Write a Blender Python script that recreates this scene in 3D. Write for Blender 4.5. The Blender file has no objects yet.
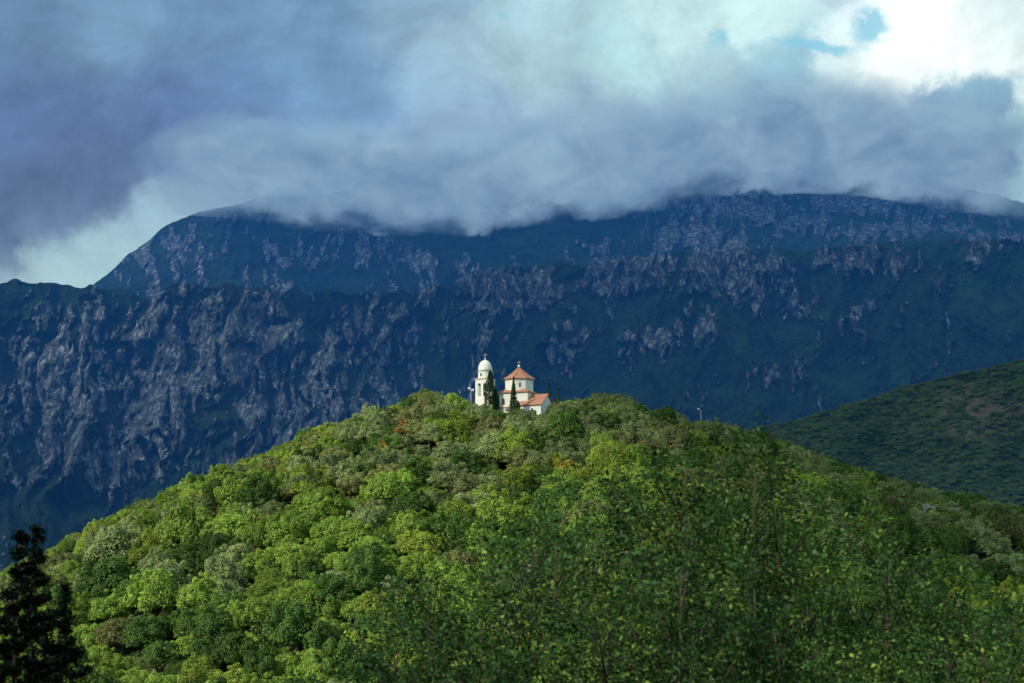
import bpy, math, random
import numpy as np
from mathutils import Vector, Matrix, Euler

random.seed(7)
RNG = np.random.default_rng(11)
SC = bpy.context.scene
COL = SC.collection
PI = math.pi

# ------------------------------------------------------------------ camera model (used to measure the photograph)
W, H = 1024, 683
F = 1422.0
HORIZON = 590.0
TH = math.atan((HORIZON - H / 2) / F)
cT, sT = math.cos(TH), math.sin(TH)

def P(px, py, Y):
    """point on the vertical plane at depth Y seen at pixel px,py (works on arrays)"""
    a = (np.asarray(px, float) - W / 2) / F
    b = (H / 2 - np.asarray(py, float)) / F
    dy = cT - b * sT
    dz = sT + b * cT
    k = Y / dy
    return a * k, Y + 0 * k, dz * k

def project(x, y, z):
    f = y * cT + z * sT
    u = -y * sT + z * cT
    return W / 2 + F * x / f, H / 2 - F * u / f

# ------------------------------------------------------------------ noise
_perm = np.random.default_rng(3).permutation(256)
_perm = np.concatenate([_perm, _perm])
_ang = np.random.default_rng(5).random(256) * 2 * PI
_gx, _gy = np.cos(_ang), np.sin(_ang)

def perlin(x, y, seed=0):
    x = np.asarray(x, float) + seed * 17.31
    y = np.asarray(y, float) + seed * 9.17
    xi = np.floor(x).astype(int); yi = np.floor(y).astype(int)
    xf = x - xi; yf = y - yi
    u = xf * xf * xf * (xf * (xf * 6 - 15) + 10)
    v = yf * yf * yf * (yf * (yf * 6 - 15) + 10)
    def g(ix, iy, dx, dy):
        h = _perm[(_perm[ix & 255] + iy) & 255]
        return _gx[h] * dx + _gy[h] * dy
    n00 = g(xi, yi, xf, yf); n10 = g(xi + 1, yi, xf - 1, yf)
    n01 = g(xi, yi + 1, xf, yf - 1); n11 = g(xi + 1, yi + 1, xf - 1, yf - 1)
    return ((n00 * (1 - u) + n10 * u) * (1 - v) + (n01 * (1 - u) + n11 * u) * v) * 1.5

def fbm(x, y, oct=5, seed=0, gain=.5):
    s = 0; a = 1.0; t = 0
    for i in range(oct):
        s = s + a * perlin(x * 2.03 ** i, y * 2.03 ** i, seed + i); t += a; a *= gain
    return s / t * 1.4

def ridged(x, y, oct=5, seed=0, gain=.55):
    s = 0; a = 1.0; t = 0
    for i in range(oct):
        n = 1 - np.abs(perlin(x * 2.07 ** i, y * 2.07 ** i, seed + i)) * 1.6
        s = s + a * n * np.abs(n); t += a; a *= gain
    return s / t

def sstep(a, b, x):
    t = np.clip((x - a) / (b - a), 0, 1)
    return t * t * (3 - 2 * t)

# ------------------------------------------------------------------ node helpers
class NT:
    def __init__(s, tree):
        s.t = tree; tree.nodes.clear()
    def n(s, typ, **kw):
        nd = s.t.nodes.new(typ)
        ins = kw.pop('ins', {})
        for k, v in kw.items(): setattr(nd, k, v)
        for k, v in ins.items():
            sock = nd.inputs[k]
            if isinstance(v, bpy.types.NodeSocket): s.t.links.new(v, sock)
            else: sock.default_value = v
        return nd
    def math(s, op, a, b=0.0, c=None, clamp=False):
        ins = {0: a, 1: b}
        if c is not None: ins[2] = c
        return s.n('ShaderNodeMath', operation=op, use_clamp=clamp, ins=ins).outputs[0]
    def vmath(s, op, a, b=None, out=0, **kw):
        ins = {0: a}
        if b is not None: ins[1] = b
        ins.update(kw.get('ins', {}))
        return s.n('ShaderNodeVectorMath', operation=op, ins=ins).outputs[out]
    def mix(s, f, a, b, mode='MIX'):
        nd = s.n('ShaderNodeMix', data_type='RGBA', blend_type=mode)
        for i, v in ((0, f), (6, a), (7, b)):
            if isinstance(v, bpy.types.NodeSocket): s.t.links.new(v, nd.inputs[i])
            else:
                nd.inputs[i].default_value = (*v, 1) if isinstance(v, tuple) and len(v) == 3 else v
        return nd.outputs[2]
    def noise(s, vec, scale, detail=4, rough=.55, dist=0.0, out='Fac'):
        return s.n('ShaderNodeTexNoise', ins={'Vector': vec, 'Scale': scale, 'Detail': detail, 'Roughness': rough, 'Distortion': dist}).outputs[out]
    def ramp(s, f, *stops, interp='LINEAR'):
        nd = s.n('ShaderNodeValToRGB', ins={0: f})
        cr = nd.color_ramp; cr.interpolation = interp
        while len(cr.elements) < len(stops): cr.elements.new(1)
        for e, (p, c) in zip(cr.elements, stops):
            e.position = p; e.color = (c, c, c, 1) if isinstance(c, (int, float)) else (*c, 1)
        return nd.outputs[0]

def new_mat(name):
    m = bpy.data.materials.new(name); m.use_nodes = True
    return m, NT(m.node_tree)

def s2l(r, g, b):
    f = lambda c: (c / 255 / 12.92) if c / 255 <= .04045 else ((c / 255 + .055) / 1.055) ** 2.4
    return (f(r), f(g), f(b))

def sc(v, s):
    return (v, v, v)

# ------------------------------------------------------------------ materials
def plain(name, col, rough=.8, noise_scale=3.0, amount=.25, bump=.0, col2=None):
    m, t = new_mat(name)
    tc = t.n('ShaderNodeTexCoord').outputs['Object']
    f = t.noise(tc, noise_scale, 6, .6)
    f = t.ramp(f, (.3, 0.0), (.7, 1.0))
    c2 = col2 or tuple(c * (1 - amount) for c in col)
    c = t.mix(f, col, c2)
    bs = t.n('ShaderNodeBsdfPrincipled', ins={'Base Color': c, 'Roughness': rough})
    if bump:
        b = t.n('ShaderNodeBump', ins={'Height': t.noise(tc, noise_scale * 6, 4), 'Strength': bump, 'Distance': .05})
        t.t.links.new(b.outputs[0], bs.inputs['Normal'])
    t.n('ShaderNodeOutputMaterial', ins={'Surface': bs.outputs[0]})
    return m

def leaf_mat(name, base, alt, dark=.56, trans=.28, var=.24, lit_tint=None, clump=3.4):
    """leaves: colour from per-tree random, per-leaf random and clump noise"""
    m, t = new_mat(name)
    tc = t.n('ShaderNodeTexCoord').outputs['Object']
    oi = t.n('ShaderNodeObjectInfo').outputs['Random']
    li = t.n('ShaderNodeNewGeometry').outputs['Random Per Island']
    c = t.mix(oi, base, alt)
    cl = t.ramp(t.noise(tc, clump, 3, .6), (.38, 0.0), (.64, 1.0))
    c = t.mix(cl, c, tuple(b * dark for b in base))
    if lit_tint: c = t.mix(t.ramp(t.math('MULTIPLY_ADD', li, .22, t.noise(tc, 1.5, 3, .6)), (.69, 0.0), (.82, .85)), c, lit_tint)  # paints sunlit yellow leaf clusters into the colour
    # per-leaf brightness
    k = t.math('MULTIPLY_ADD', li, var * 2, 1 - var)
    hv = t.n('ShaderNodeHueSaturation', ins={'Color': c, 'Value': k, 'Hue': t.math('MULTIPLY_ADD', li, .03, .487), 'Saturation': 1.0}).outputs[0]
    # per-tree brightness
    k2 = t.math('MULTIPLY_ADD', t.math('FRACT', t.math('MULTIPLY', oi, 7.31)), .6, .68)
    hv = t.n('ShaderNodeHueSaturation', ins={'Color': hv, 'Value': k2}).outputs[0]
    d = t.n('ShaderNodeBsdfDiffuse', ins={'Color': hv})
    tr = t.n('ShaderNodeBsdfTranslucent', ins={'Color': t.mix(1.0, hv, (1.0, 1.0, .55), 'MULTIPLY')})
    mx = t.n('ShaderNodeMixShader', ins={0: trans, 1: d.outputs[0], 2: tr.outputs[0]})
    gl = t.n('ShaderNodeBsdfGlossy', ins={'Roughness': .5, 'Color': (.6, .65, .6, 1)})
    mx = t.n('ShaderNodeMixShader', ins={0: .012, 1: mx.outputs[0], 2: gl.outputs[0]})
    t.n('ShaderNodeOutputMaterial', ins={'Surface': mx.outputs[0]})
    return m

LEAF = {
    'green':  leaf_mat('leaf_fresh_green', (.280, .400, .066), (.215, .345, .060)),
    'deep':   leaf_mat('leaf_deep_green', (.080, .155, .036), (.120, .200, .038)),
    'grey':   leaf_mat('leaf_grey_green', (.310, .375, .155), (.250, .325, .130)),
    'yellow': leaf_mat('leaf_yellow_green', (.330, .410, .062), (.270, .370, .056)),
    'brown':  leaf_mat('leaf_olive_brown', (.260, .270, .105), (.215, .250, .090)),
    'orange': leaf_mat('leaf_orange', (.34, .18, .06), (.32, .20, .06), trans=.2),
    'gold':   leaf_mat('leaf_golden', (.42, .33, .05), (.40, .31, .05), trans=.25),
    'cypress': leaf_mat('leaf_cypress', (.030, .075, .020), (.040, .085, .026), trans=.1),
    'thin':   leaf_mat('leaf_sapling', (.030, .085, .026), (.056, .118, .028), trans=.3, var=.35, lit_tint=(.21, .27, .05), clump=1.2, dark=.30),
    'near':   leaf_mat('needle_dark', (.008, .019, .010), (.007, .015, .009), trans=.05),
}
BARK = plain('bark', (.10, .075, .05), .9, 4, .4)
BARK_DARK = plain('bark_dark', (.035, .026, .018), .9, 8, .4)
BARK_BLACK = plain('bark_black', (.012, .010, .008), .95, 8, .4)
BARK_PALE = plain('bark_pale', (.055, .035, .020), .9, 12, .4)
WHITEWASH = plain('whitewashed_plaster', (.84, .81, .74), .85, .9, .16, .3)
STONE_PALE = plain('pale_stone', (.62, .58, .50), .85, 1.6, .3, .4)
STONE_GREY = plain('weathered_limestone', (.34, .32, .28), .9, .8, .4, .6)
METAL = plain('cross_metal', (.30, .30, .28), .5, 4, .2)
METAL_WHITE = plain('painted_metal', (.65, .66, .68), .5, 4, .1)
DARKGLASS = plain('window_dark', (.035, .04, .05), .25, 2, .3)
DIRT = plain('orange_soil', (.42, .22, .10), .9, 1.2, .35, .5)

def tile_mat():
    m, t = new_mat('terracotta_tiles')
    tc = t.n('ShaderNodeTexCoord').outputs['Object']
    f = t.noise(tc, 1.4, 5, .65)
    c = t.mix(t.ramp(f, (.3, 0.0), (.7, 1.0)), (.46, .20, .11), (.36, .16, .10))
    w = t.n('ShaderNodeTexWave', wave_type='BANDS', bands_direction='X', ins={'Vector': tc, 'Scale': 1.6, 'Distortion': .6}).outputs['Fac']
    c = t.mix(t.math('MULTIPLY', w, .35), c, (.56, .28, .17))
    b = t.n('ShaderNodeBump', ins={'Height': w, 'Strength': .5, 'Distance': .08})
    bs = t.n('ShaderNodeBsdfPrincipled', ins={'Base Color': c, 'Roughness': .85, 'Normal': b.outputs[0]})
    t.n('ShaderNodeOutputMaterial', ins={'Surface': bs.outputs[0]})
    return m
TILES = tile_mat()

# ------------------------------------------------------------------ mesh helpers
def np_mesh(name, verts, faces4, attrs=None, smooth=False, mat=None):
    me = bpy.data.meshes.new(name)
    v = np.asarray(verts, np.float32); f = np.asarray(faces4, np.int32)
    k = f.shape[1]
    me.vertices.add(len(v)); me.vertices.foreach_set('co', v.ravel())
    me.loops.add(f.size); me.loops.foreach_set('vertex_index', f.ravel())
    me.polygons.add(len(f)); me.polygons.foreach_set('loop_start', np.arange(0, f.size, k, dtype=np.int32))
    if smooth: me.polygons.foreach_set('use_smooth', np.ones(len(f), bool))
    for an, av in (attrs or {}).items():
        a = me.attributes.new(an, 'FLOAT', 'POINT'); a.data.foreach_set('value', np.asarray(av, np.float32).ravel())
    me.update(calc_edges=True); me.validate()
    if mat: me.materials.append(mat)
    return me

def link(name, me, parent=None, loc=None, kind=None):
    o = bpy.data.objects.new(name, me); COL.objects.link(o)
    if parent: o.parent = parent
    if loc is not None: o.location = loc
    if kind: o['kind'] = kind
    return o

def empty(name, loc, label, cat, rz=0, scale=1, group=None):
    o = bpy.data.objects.new(name, None); COL.objects.link(o)
    o.empty_display_size = .2
    o.location = loc; o.rotation_euler = (0, 0, rz)
    o.scale = scale if isinstance(scale, tuple) else (scale,) * 3
    o['label'] = label; o['category'] = cat
    if group: o['group'] = group
    return o

def tag(o, label, cat, group=None):
    o['label'] = label; o['category'] = cat
    if group: o['group'] = group
    return o

class MB:
    """collects polygons for ONE mesh"""
    def __init__(s): s.v = []; s.f = []
    def add(s, vs, fs):
        o = len(s.v); s.v += [tuple(v) for v in vs]; s.f += [tuple(i + o for i in f) for f in fs]
    def box(s, x0, y0, z0, x1, y1, z1):
        s.add([(x0,y0,z0),(x1,y0,z0),(x1,y1,z0),(x0,y1,z0),(x0,y0,z1),(x1,y0,z1),(x1,y1,z1),(x0,y1,z1)],
              [(3,2,1,0),(4,5,6,7),(0,1,5,4),(1,2,6,5),(2,3,7,6),(3,0,4,7)])
    def lathe(s, prof, n=24, cx=0, cy=0, ph=0):
        """prof = [(r,z)...] bottom to top"""
        vs = []; fs = []
        for r, z in prof:
            for i in range(n):
                a = ph + 2 * PI * i / n
                vs.append((cx + r * math.cos(a), cy + r * math.sin(a), z))
        for j in range(len(prof) - 1):
            for i in range(n):
                k = (i + 1) % n
                fs.append((j*n+i, j*n+k, (j+1)*n+k, (j+1)*n+i))
        fs.append(tuple(reversed(range(n)))); fs.append(tuple((len(prof)-1)*n + i for i in range(n)))
        s.add(vs, fs)
    def tube(s, pts, rad, n=6):
        pts = [Vector(p) for p in pts]
        vs = []; fs = []
        for i, p in enumerate(pts):
            d = (pts[min(i+1, len(pts)-1)] - pts[max(i-1, 0)]).normalized()
            a = d.orthogonal().normalized(); b = d.cross(a)
            r = rad[i] if isinstance(rad, (list, tuple)) else rad
            for k in range(n):
                t = 2 * PI * k / n
                vs.append(p + a * (r * math.cos(t)) + b * (r * math.sin(t)))
        for j in range(len(pts)-1):
            for k in range(n):
                l = (k+1) % n
                fs.append((j*n+k, j*n+l, (j+1)*n+l, (j+1)*n+k))
        fs.append(tuple(reversed(range(n)))); fs.append(tuple((len(pts)-1)*n+k for k in range(n)))
        s.add(vs, fs)
    def mesh(s, name, mat, smooth=False):
        me = bpy.data.meshes.new(name); me.from_pydata(s.v, [], s.f); me.update()
        if smooth: me.polygons.foreach_set('use_smooth', [True] * len(me.polygons))
        me.materials.append(mat); return me
    def obj(s, name, mat, parent=None, smooth=False, loc=None):
        return link(name, s.mesh(name, mat, smooth), parent, loc)

# ------------------------------------------------------------------ terrain
# ground line of the hill crest as read from the photograph (pixel x -> pixel y of the GROUND, tree tops are ~18 px higher)
RY = 345.0
crest = [(-700, 760), (-300, 690), (-100, 640), (0, 602), (60, 573), (120, 539), (200, 505), (270, 474), (310, 450), (360, 434),
         (400, 424), (440, 415), (470, 420), (490, 423), (515, 424), (550, 422), (580, 419), (620, 418), (660, 430), (700, 440), (740, 448),
         (770, 458), (800, 470), (850, 486), (900, 500), (940, 512), (1000, 522), (1100, 545), (1300, 600), (1700, 700)]
_cx, _, _cz = P(np.array([c[0] for c in crest]), np.array([c[1] for c in crest]), RY)

def gz(X, Y):
    X = np.asarray(X, float); Y = np.asarray(Y, float)
    Hh = np.interp(X, _cx, _cz)
    Hh = np.maximum(Hh, -42)
    t = np.clip((Y - 120) / (RY - 120), 0, 1)
    p = np.sin(t * PI / 2) ** 1.6
    z = -35 + (Hh + 35) * p
    s = np.clip((Y - RY - 12) / 200, 0, None)
    zb = -48 + (Hh + 48) * np.exp(-s * s * 2.2)
    z = np.where(Y > RY, zb, z)
    near = -1.7 - 33.3 * sstep(0, 112, Y)
    z = np.where(Y < 120, np.minimum(near, z), z)
    amp = sstep(60, 160, Y) * (1 - .0 * Y)
    bumps = fbm(X / 38, Y / 38, 4, 2) * 2.0 + fbm(X / 12, Y / 12, 2, 8) * .5
    flat = np.exp(-((X - 0) ** 2 / 14 ** 2 + (Y - RY) ** 2 / 12 ** 2))
    bumps = bumps * amp * (1 - flat) * np.where(np.abs(Y-RY) < 60, .5 + .5*np.abs(Y-RY)/60, 1)
    far = sstep(700, 1500, np.hypot(X, Y))
    return z + bumps * (1 - far) - far * 6

def make_ground():
    xs = np.concatenate([-np.geomspace(8000, 260, 40), np.linspace(-255, 255, 205), np.geomspace(260, 8000, 40)])
    ys = np.concatenate([-np.geomspace(3000, 20, 20), np.linspace(-15, 600, 260), np.geomspace(605, 30000, 60)])
    X, Y = np.meshgrid(xs, ys)
    Z = gz(X, Y)
    nx, ny = len(xs), len(ys)
    idx = np.arange(nx * ny).reshape(ny, nx)
    f = np.stack([idx[:-1, :-1], idx[:-1, 1:], idx[1:, 1:], idx[1:, :-1]], -1).reshape(-1, 4)
    m, t = new_mat('hill_undergrowth')
    tc = t.n('ShaderNodeNewGeometry').outputs['Position']
    f1 = t.ramp(t.noise(tc, .25, 6, .6), (.35, 0.0), (.65, 1.0))
    c = t.mix(f1, (.022, .042, .014), (.055, .060, .025))
    bs = t.n('ShaderNodeBsdfPrincipled', ins={'Base Color': c, 'Roughness': .95})
    b = t.n('ShaderNodeBump', ins={'Height': t.noise(tc, 1.2, 5), 'Strength': 1.0, 'Distance': .5})
    t.t.links.new(b.outputs[0], bs.inputs['Normal'])
    t.n('ShaderNodeOutputMaterial', ins={'Surface': bs.outputs[0]})
    link('ground', np_mesh('ground', np.stack([X, Y, Z], -1).reshape(-1, 3), f, smooth=True, mat=m), kind='structure')
make_ground()

def interp_tab(tab, x):
    t = sorted(tab)
    return np.interp(x, [p[0] for p in t], [p[1] for p in t])

# ---- mountain: two steps (the fluted escarpment and the summit massif behind it)
EDGE = [(-400, 330), (-120, 300), (-40, 296), (0, 288), (18, 283), (40, 281), (55, 284), (66, 283), (80, 289), (110, 291), (150, 293), (230, 287), (260, 288), (300, 292),
        (380, 292), (430, 287), (470, 277), (520, 264), (580, 264), (640, 258), (700, 250), (740, 248), (800, 254), (850, 246), (900, 240),
        (960, 240), (1024, 236), (1200, 250), (1500, 300)]
TOP = [(-400, 350), (-100, 330), (60, 310), (86, 290), (100, 281), (113, 270), (130, 252), (160, 230), (180, 219), (200, 211), (230, 205), (300, 196), (400, 185), (500, 172),
       (600, 165), (700, 160), (780, 158), (850, 164), (900, 172), (940, 182), (980, 192), (1024, 203), (1100, 222), (1300, 260), (1500, 300)]

# where the bare rock shows (px, py, rx, ry, amount)
ROCKS = [(60, 375, 66, 66, .75), (160, 370, 55, 80, .75), (110, 450, 120, 34, .62), (250, 350, 65, 60, .72), (300, 420, 65, 50, .66), (215, 300, 55, 22, .5),
         (340, 350, 55, 50, .5), (250, 470, 80, 30, .55), (395, 330, 22, 60, .62), (430, 300, 14, 20, .6), (370, 400, 60, 45, .42), (505, 290, 52, 22, 1.1), (470, 350, 35, 40, .38),
         (545, 285, 30, 18, .5), (560, 345, 20, 18, .55), (622, 277, 38, 20, 1.08), (725, 272, 42, 24, 1.1), (755, 295, 10, 20, .8), (650, 340, 26, 14, .75),
         (700, 320, 30, 20, .5), (770, 372, 28, 12, .62), (855, 258, 40, 11, .95), (795, 310, 9, 12, .8), (945, 285, 8, 12, .85), (867, 308, 18, 14, .6),
         (900, 265, 40, 15, .45), (960, 250, 60, 14, .4), (740, 208, 80, 20, .85), (700, 235, 60, 14, .8), (790, 222, 60, 10, .8), (860, 203, 50, 12, .95), (910, 228, 80, 8, .85), (920, 215, 50, 12, .65), (860, 232, 90, 9, .72),
         (600, 250, 40, 15, .45), (1000, 235, 40, 12, .5), (150, 240, 45, 22, .5), (230, 225, 50, 16, .45), (370, 245, 20, 14, .6), (420, 262, 24, 10, .5), (300, 250, 60, 20, .3)]

def make_mountain():
    pxs = np.arange(-330, 1360, 1.25)
    tabs_e = interp_tab(EDGE, pxs); tabs_t = interp_tab(TOP, pxs)
    n = len(pxs)
    # control rows: depth Y and pixel row
    kY = np.array([1500., 1950., 2350., 2640., 3150., 4300., 5200., 7000.])
    one = np.ones(n)
    low = interp_tab([(-300, 520), (200, 505), (400, 480), (700, 450), (1300, 440)], pxs)
    kp = np.stack([636 * one, low + 25, tabs_e + (low - tabs_e) * .52, tabs_e, np.minimum(tabs_e + 9, 338), tabs_t, tabs_t + 70, tabs_t * 0 + 620])
    kt = np.array([0, .13, .36, .60, .64, .93, .97, 1.0])
    rows = 720
    ts = np.linspace(0, 1, rows)
    Yr = np.interp(ts, kt, kY)
    PY = np.stack([np.interp(ts, kt, kp[:, j]) for j in range(n)], 1)
    PX = np.broadcast_to(pxs, (rows, n)).copy()
    TS = np.broadcast_to(ts[:, None], (rows, n))
    YY = np.broadcast_to(Yr[:, None], (rows, n)).copy()
    # skyline roughness
    PY = PY + fbm(PX / 55, YY / 260, 5, 31) * 5 * sstep(.15, .5, TS) + fbm(PX / 9, YY / 60, 3, 35) * .9
    eb = np.exp(-((TS - .60) / .05) ** 2)
    PY = PY + eb * (fbm(PX / 34, PX * 0 + 3.3, 3, 39) * 5 - np.abs(fbm(PX / 80, PX * 0 + 1.7, 2, 36)) * 9 + 2)
    # relief
    warp = fbm(PX / 60, PY / 60, 3, 44) * 22
    slant = (PY - 380) * .12
    big = ridged((PX + warp + slant) / 95, PY / 210, 3, 4)
    mid = ridged((PX + warp * .8 + slant) / 36, (PY + warp) / 70, 5, 12)
    fine = ridged((PX + warp * .5) / 13, PY / 30, 4, 21, .6)
    def billow(x, y, oct, seed, gain=.5):
        q = 0; a = 1.; t_ = 0
        for i in range(oct):
            q = q + a * np.minimum(1, np.abs(perlin(x * 2.1 ** i, y * 2.1 ** i, seed + i)) * 2.0); t_ += a; a *= gain
        return q / t_
    mid = billow((PX + warp * .5 + slant) / 30, (PY + warp * .5) / 75, 3, 12, .45)
    fine = billow((PX + warp * .3 + slant) / 11, PY / 24, 3, 21, .6)
    cliff = np.zeros_like(PX)
    for (cx, cy, rx, ry, a) in ROCKS:
        cliff = np.maximum(cliff, a * np.exp(-(((PX - cx) / rx) ** 2 + ((PY - cy) / ry) ** 2) * .8))
    upper = sstep(.62, .68, TS)
    rk = mid * .55 + fine * .35 + fbm(PX / 30, PY / 45, 5, 61) * .35
    rock = sstep(.62, .98, cliff * 1.05 + rk * .55 - .12)
    rk2 = mid * .42 + fine * .38 + (fbm(PX / 9, PY / 16, 4, 88, .6) * .5 + .5) * .42
    rock = sstep(.0, .38, cliff * 1.05 + (rk2 - .61) * 1.7 - .22)
    wood = fbm(PX / 6, PY / 4, 4, 77, .65)
    d = 140 * (big - .5) + (20 + 60 * cliff) * (mid - .5) * (1 - .3 * upper) + (6 + 26 * cliff) * (fine - .5) + wood * 4 * (1 - rock) + rock * 16
    d = d * sstep(0, .12, TS) * np.where(upper > .5, 1.5, 1)
    Yd = YY - d
    X, Y, Z = P(PX, PY, Yd)
    v = np.stack([X, Y, Z], -1).reshape(-1, 3)
    idx = np.arange(rows * n).reshape(rows, n)
    f = np.stack([idx[:-1, :-1], idx[:-1, 1:], idx[1:, 1:], idx[1:, :-1]], -1).reshape(-1, 4)
    m, t = new_mat('mountain_rock_and_scrub')
    geo = t.n('ShaderNodeNewGeometry')
    pos = geo.outputs['Position']
    ra = t.n('ShaderNodeAttribute', attribute_name='rock').outputs['Fac']
    st = t.vmath('MULTIPLY', pos, (1, .6, .45))
    n1 = t.noise(st, .035, 8, .7)
    n2 = t.noise(pos, .012, 5, .6)
    rr = t.math('ADD', ra, t.math('MULTIPLY_ADD', n1, 1.8, -.9))
    rmask = t.ramp(rr, (.40, 0.0), (.75, 1.0))
    scrub = t.mix(t.ramp(n1, (.35, 0.0), (.65, 1.0)), (.009, .022, .020), (.034, .064, .042))
    scrub = t.mix(t.ramp(t.noise(pos, .10, 5, .7), (.40, 0.0), (.60, .8)), scrub, (.005, .012, .010))
    scrub = t.mix(t.ramp(n2, (.4, 0.0), (.7, 1.0)), scrub, (.030, .060, .030))
    cw = t.vmath('ADD', t.vmath('MULTIPLY', pos, (1, .35, .42)), t.vmath('MULTIPLY', t.noise(pos, .02, 4, .6, 0, 'Color'), (13, 13, 13)))
    v1 = t.n('ShaderNodeTexVoronoi', feature='DISTANCE_TO_EDGE', ins={'Vector': cw, 'Scale': .036}).outputs['Distance']
    v2 = t.n('ShaderNodeTexVoronoi', feature='DISTANCE_TO_EDGE', ins={'Vector': cw, 'Scale': .10}).outputs['Distance']
    j1 = t.ramp(v1, (.0, 0.0), (.22, 1.0)); j2 = t.ramp(v2, (.0, .25), (.20, 1.0))
    joints = t.math('MULTIPLY', j1, j2)
    rockc = t.mix(t.ramp(t.noise(st, .06, 7, .7), (.3, 0.0), (.7, 1.0)), (.15, .17, .19), (.38, .40, .42))
    rockc = t.mix(t.ramp(t.noise(pos, .0022, 2, .5), (.42, 0.0), (.6, .45)), rockc, (.47, .45, .45))
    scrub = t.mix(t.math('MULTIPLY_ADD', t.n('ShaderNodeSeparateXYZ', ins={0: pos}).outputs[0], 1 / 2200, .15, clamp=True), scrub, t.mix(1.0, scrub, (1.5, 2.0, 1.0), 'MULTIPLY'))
    rockc = t.mix(joints, (.045, .060, .060), rockc)
    c = t.mix(rmask, scrub, rockc)
    bh = t.math('ADD', t.math('MULTIPLY', t.math('MULTIPLY', joints, rmask), .8), t.math('ADD', n1, t.noise(st, .11, 5, .65)))
    b = t.n('ShaderNodeBump', ins={'Height': bh, 'Strength': 1.0, 'Distance': 22.0})
    bs = t.n('ShaderNodeBsdfDiffuse', ins={'Color': c, 'Normal': b.outputs[0]})
    # painted haze: blue surface glow growing with distance from the valley (world position)
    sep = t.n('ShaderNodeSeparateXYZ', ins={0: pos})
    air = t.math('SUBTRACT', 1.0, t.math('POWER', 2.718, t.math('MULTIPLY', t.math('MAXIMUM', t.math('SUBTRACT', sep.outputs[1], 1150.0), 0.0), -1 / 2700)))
    em = t.n('ShaderNodeEmission', ins={'Color': (*HAZE_GLOW, 1), 'Strength': air})
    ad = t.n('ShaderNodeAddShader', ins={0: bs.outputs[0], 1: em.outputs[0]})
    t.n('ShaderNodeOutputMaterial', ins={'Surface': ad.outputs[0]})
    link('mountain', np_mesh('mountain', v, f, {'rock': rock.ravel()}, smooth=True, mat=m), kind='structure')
HAZE_GLOW = (.010, .072, .232)  # blue haze painted as glow on mountain and foothill surfaces
make_mountain()

# ---- lower green hill on the right, between the chapel hill and the mountain
NEAR = [(560, 478), (640, 458), (700, 442), (765, 428), (800, 420), (850, 406), (900, 392), (950, 378), (1000, 366), (1024, 360), (1100, 342), (1250, 320), (1400, 330)]
def side_hill_grid(cols=420, rows=150):
    pxs = np.linspace(560, 1400, cols)
    top = interp_tab(NEAR, pxs)
    ts = np.linspace(0, 1, rows)
    Yr = np.interp(ts, [0, .7, .85, 1], [620., 1150., 1250., 1500.])
    PY = np.stack([np.interp(ts, [0, .45, .7, .85, 1], [620, 505 + (top[j]-430)*.1, top[j], top[j] + 20, 640]) for j in range(cols)], 1)
    PX = np.broadcast_to(pxs, PY.shape); YY = np.broadcast_to(Yr[:, None], PY.shape)
    PY = PY + fbm(PX / 60, YY / 80, 4, 91) * 2.2
    d = 45 * fbm((PX + PY * .6) / 90, PY / 60, 4, 95)
    return P(PX, PY, YY - d), PX, PY
def make_side_hill():
    (X, Y, Z), PX, PY = side_hill_grid()
    rows, cols = X.shape
    idx = np.arange(rows * cols).reshape(rows, cols)
    f = np.stack([idx[:-1, :-1], idx[:-1, 1:], idx[1:, 1:], idx[1:, :-1]], -1).reshape(-1, 4)
    patch = np.exp(-(((PX - 985) / 75) ** 2 + ((PY - 415) / 32) ** 2))
    m, t = new_mat('side_hill_scrub')
    pos = t.n('ShaderNodeNewGeometry').outputs['Position']
    pa = t.n('ShaderNodeAttribute', attribute_name='bare').outputs['Fac']
    n1 = t.noise(pos, .06, 8, .7)
    k = t.ramp(t.math('ADD', t.math('MULTIPLY', pa, .30), n1), (.62, 0.0), (.80, 1.0))
    g = t.mix(t.ramp(n1, (.3, 0.0), (.7, 1.0)), (.034, .072, .026), (.080, .115, .040))
    c = t.mix(k, g, (.16, .135, .09)) if True else t.mix(k, g, (.065, .065, .045))
    b = t.n('ShaderNodeBump', ins={'Height': t.noise(pos, .12, 6, .7), 'Strength': 1.0, 'Distance': 9.0})
    bs = t.n('ShaderNodeBsdfDiffuse', ins={'Color': c, 'Normal': b.outputs[0]})
    em = t.n('ShaderNodeEmission', ins={'Color': (*HAZE_GLOW, 1), 'Strength': .10})  # even haze glow painted onto the slope
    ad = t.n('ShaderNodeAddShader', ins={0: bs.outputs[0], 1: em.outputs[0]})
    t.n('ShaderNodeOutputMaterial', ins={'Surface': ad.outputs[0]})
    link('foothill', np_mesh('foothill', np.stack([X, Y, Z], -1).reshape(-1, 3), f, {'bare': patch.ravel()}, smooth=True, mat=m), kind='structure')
    return X, Y, Z, PX, PY
SIDE = make_side_hill()

# ------------------------------------------------------------------ foliage
def leaf_cards(cent, nrm, size, rng, aspect=.62, jit=.42):
    """rhombic, slightly folded leaf sprays: 4 verts each"""
    n = len(cent)
    nr = nrm + rng.normal(0, jit, (n, 3)); nr /= np.linalg.norm(nr, axis=1)[:, None]
    r = rng.normal(0, 1, (n, 3))
    a = np.cross(nr, r); a /= np.linalg.norm(a, axis=1)[:, None]
    b = np.cross(nr, a)
    s = size * (.65 + .7 * rng.random(n))[:, None]
    fold = nr * s * .22
    v = np.stack([cent - a * s, cent - b * s * aspect + fold, cent + a * s, cent + b * s * aspect + fold * .6], 1)
    f = np.arange(n * 4).reshape(n, 4)
    return v.reshape(-1, 3), f

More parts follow.
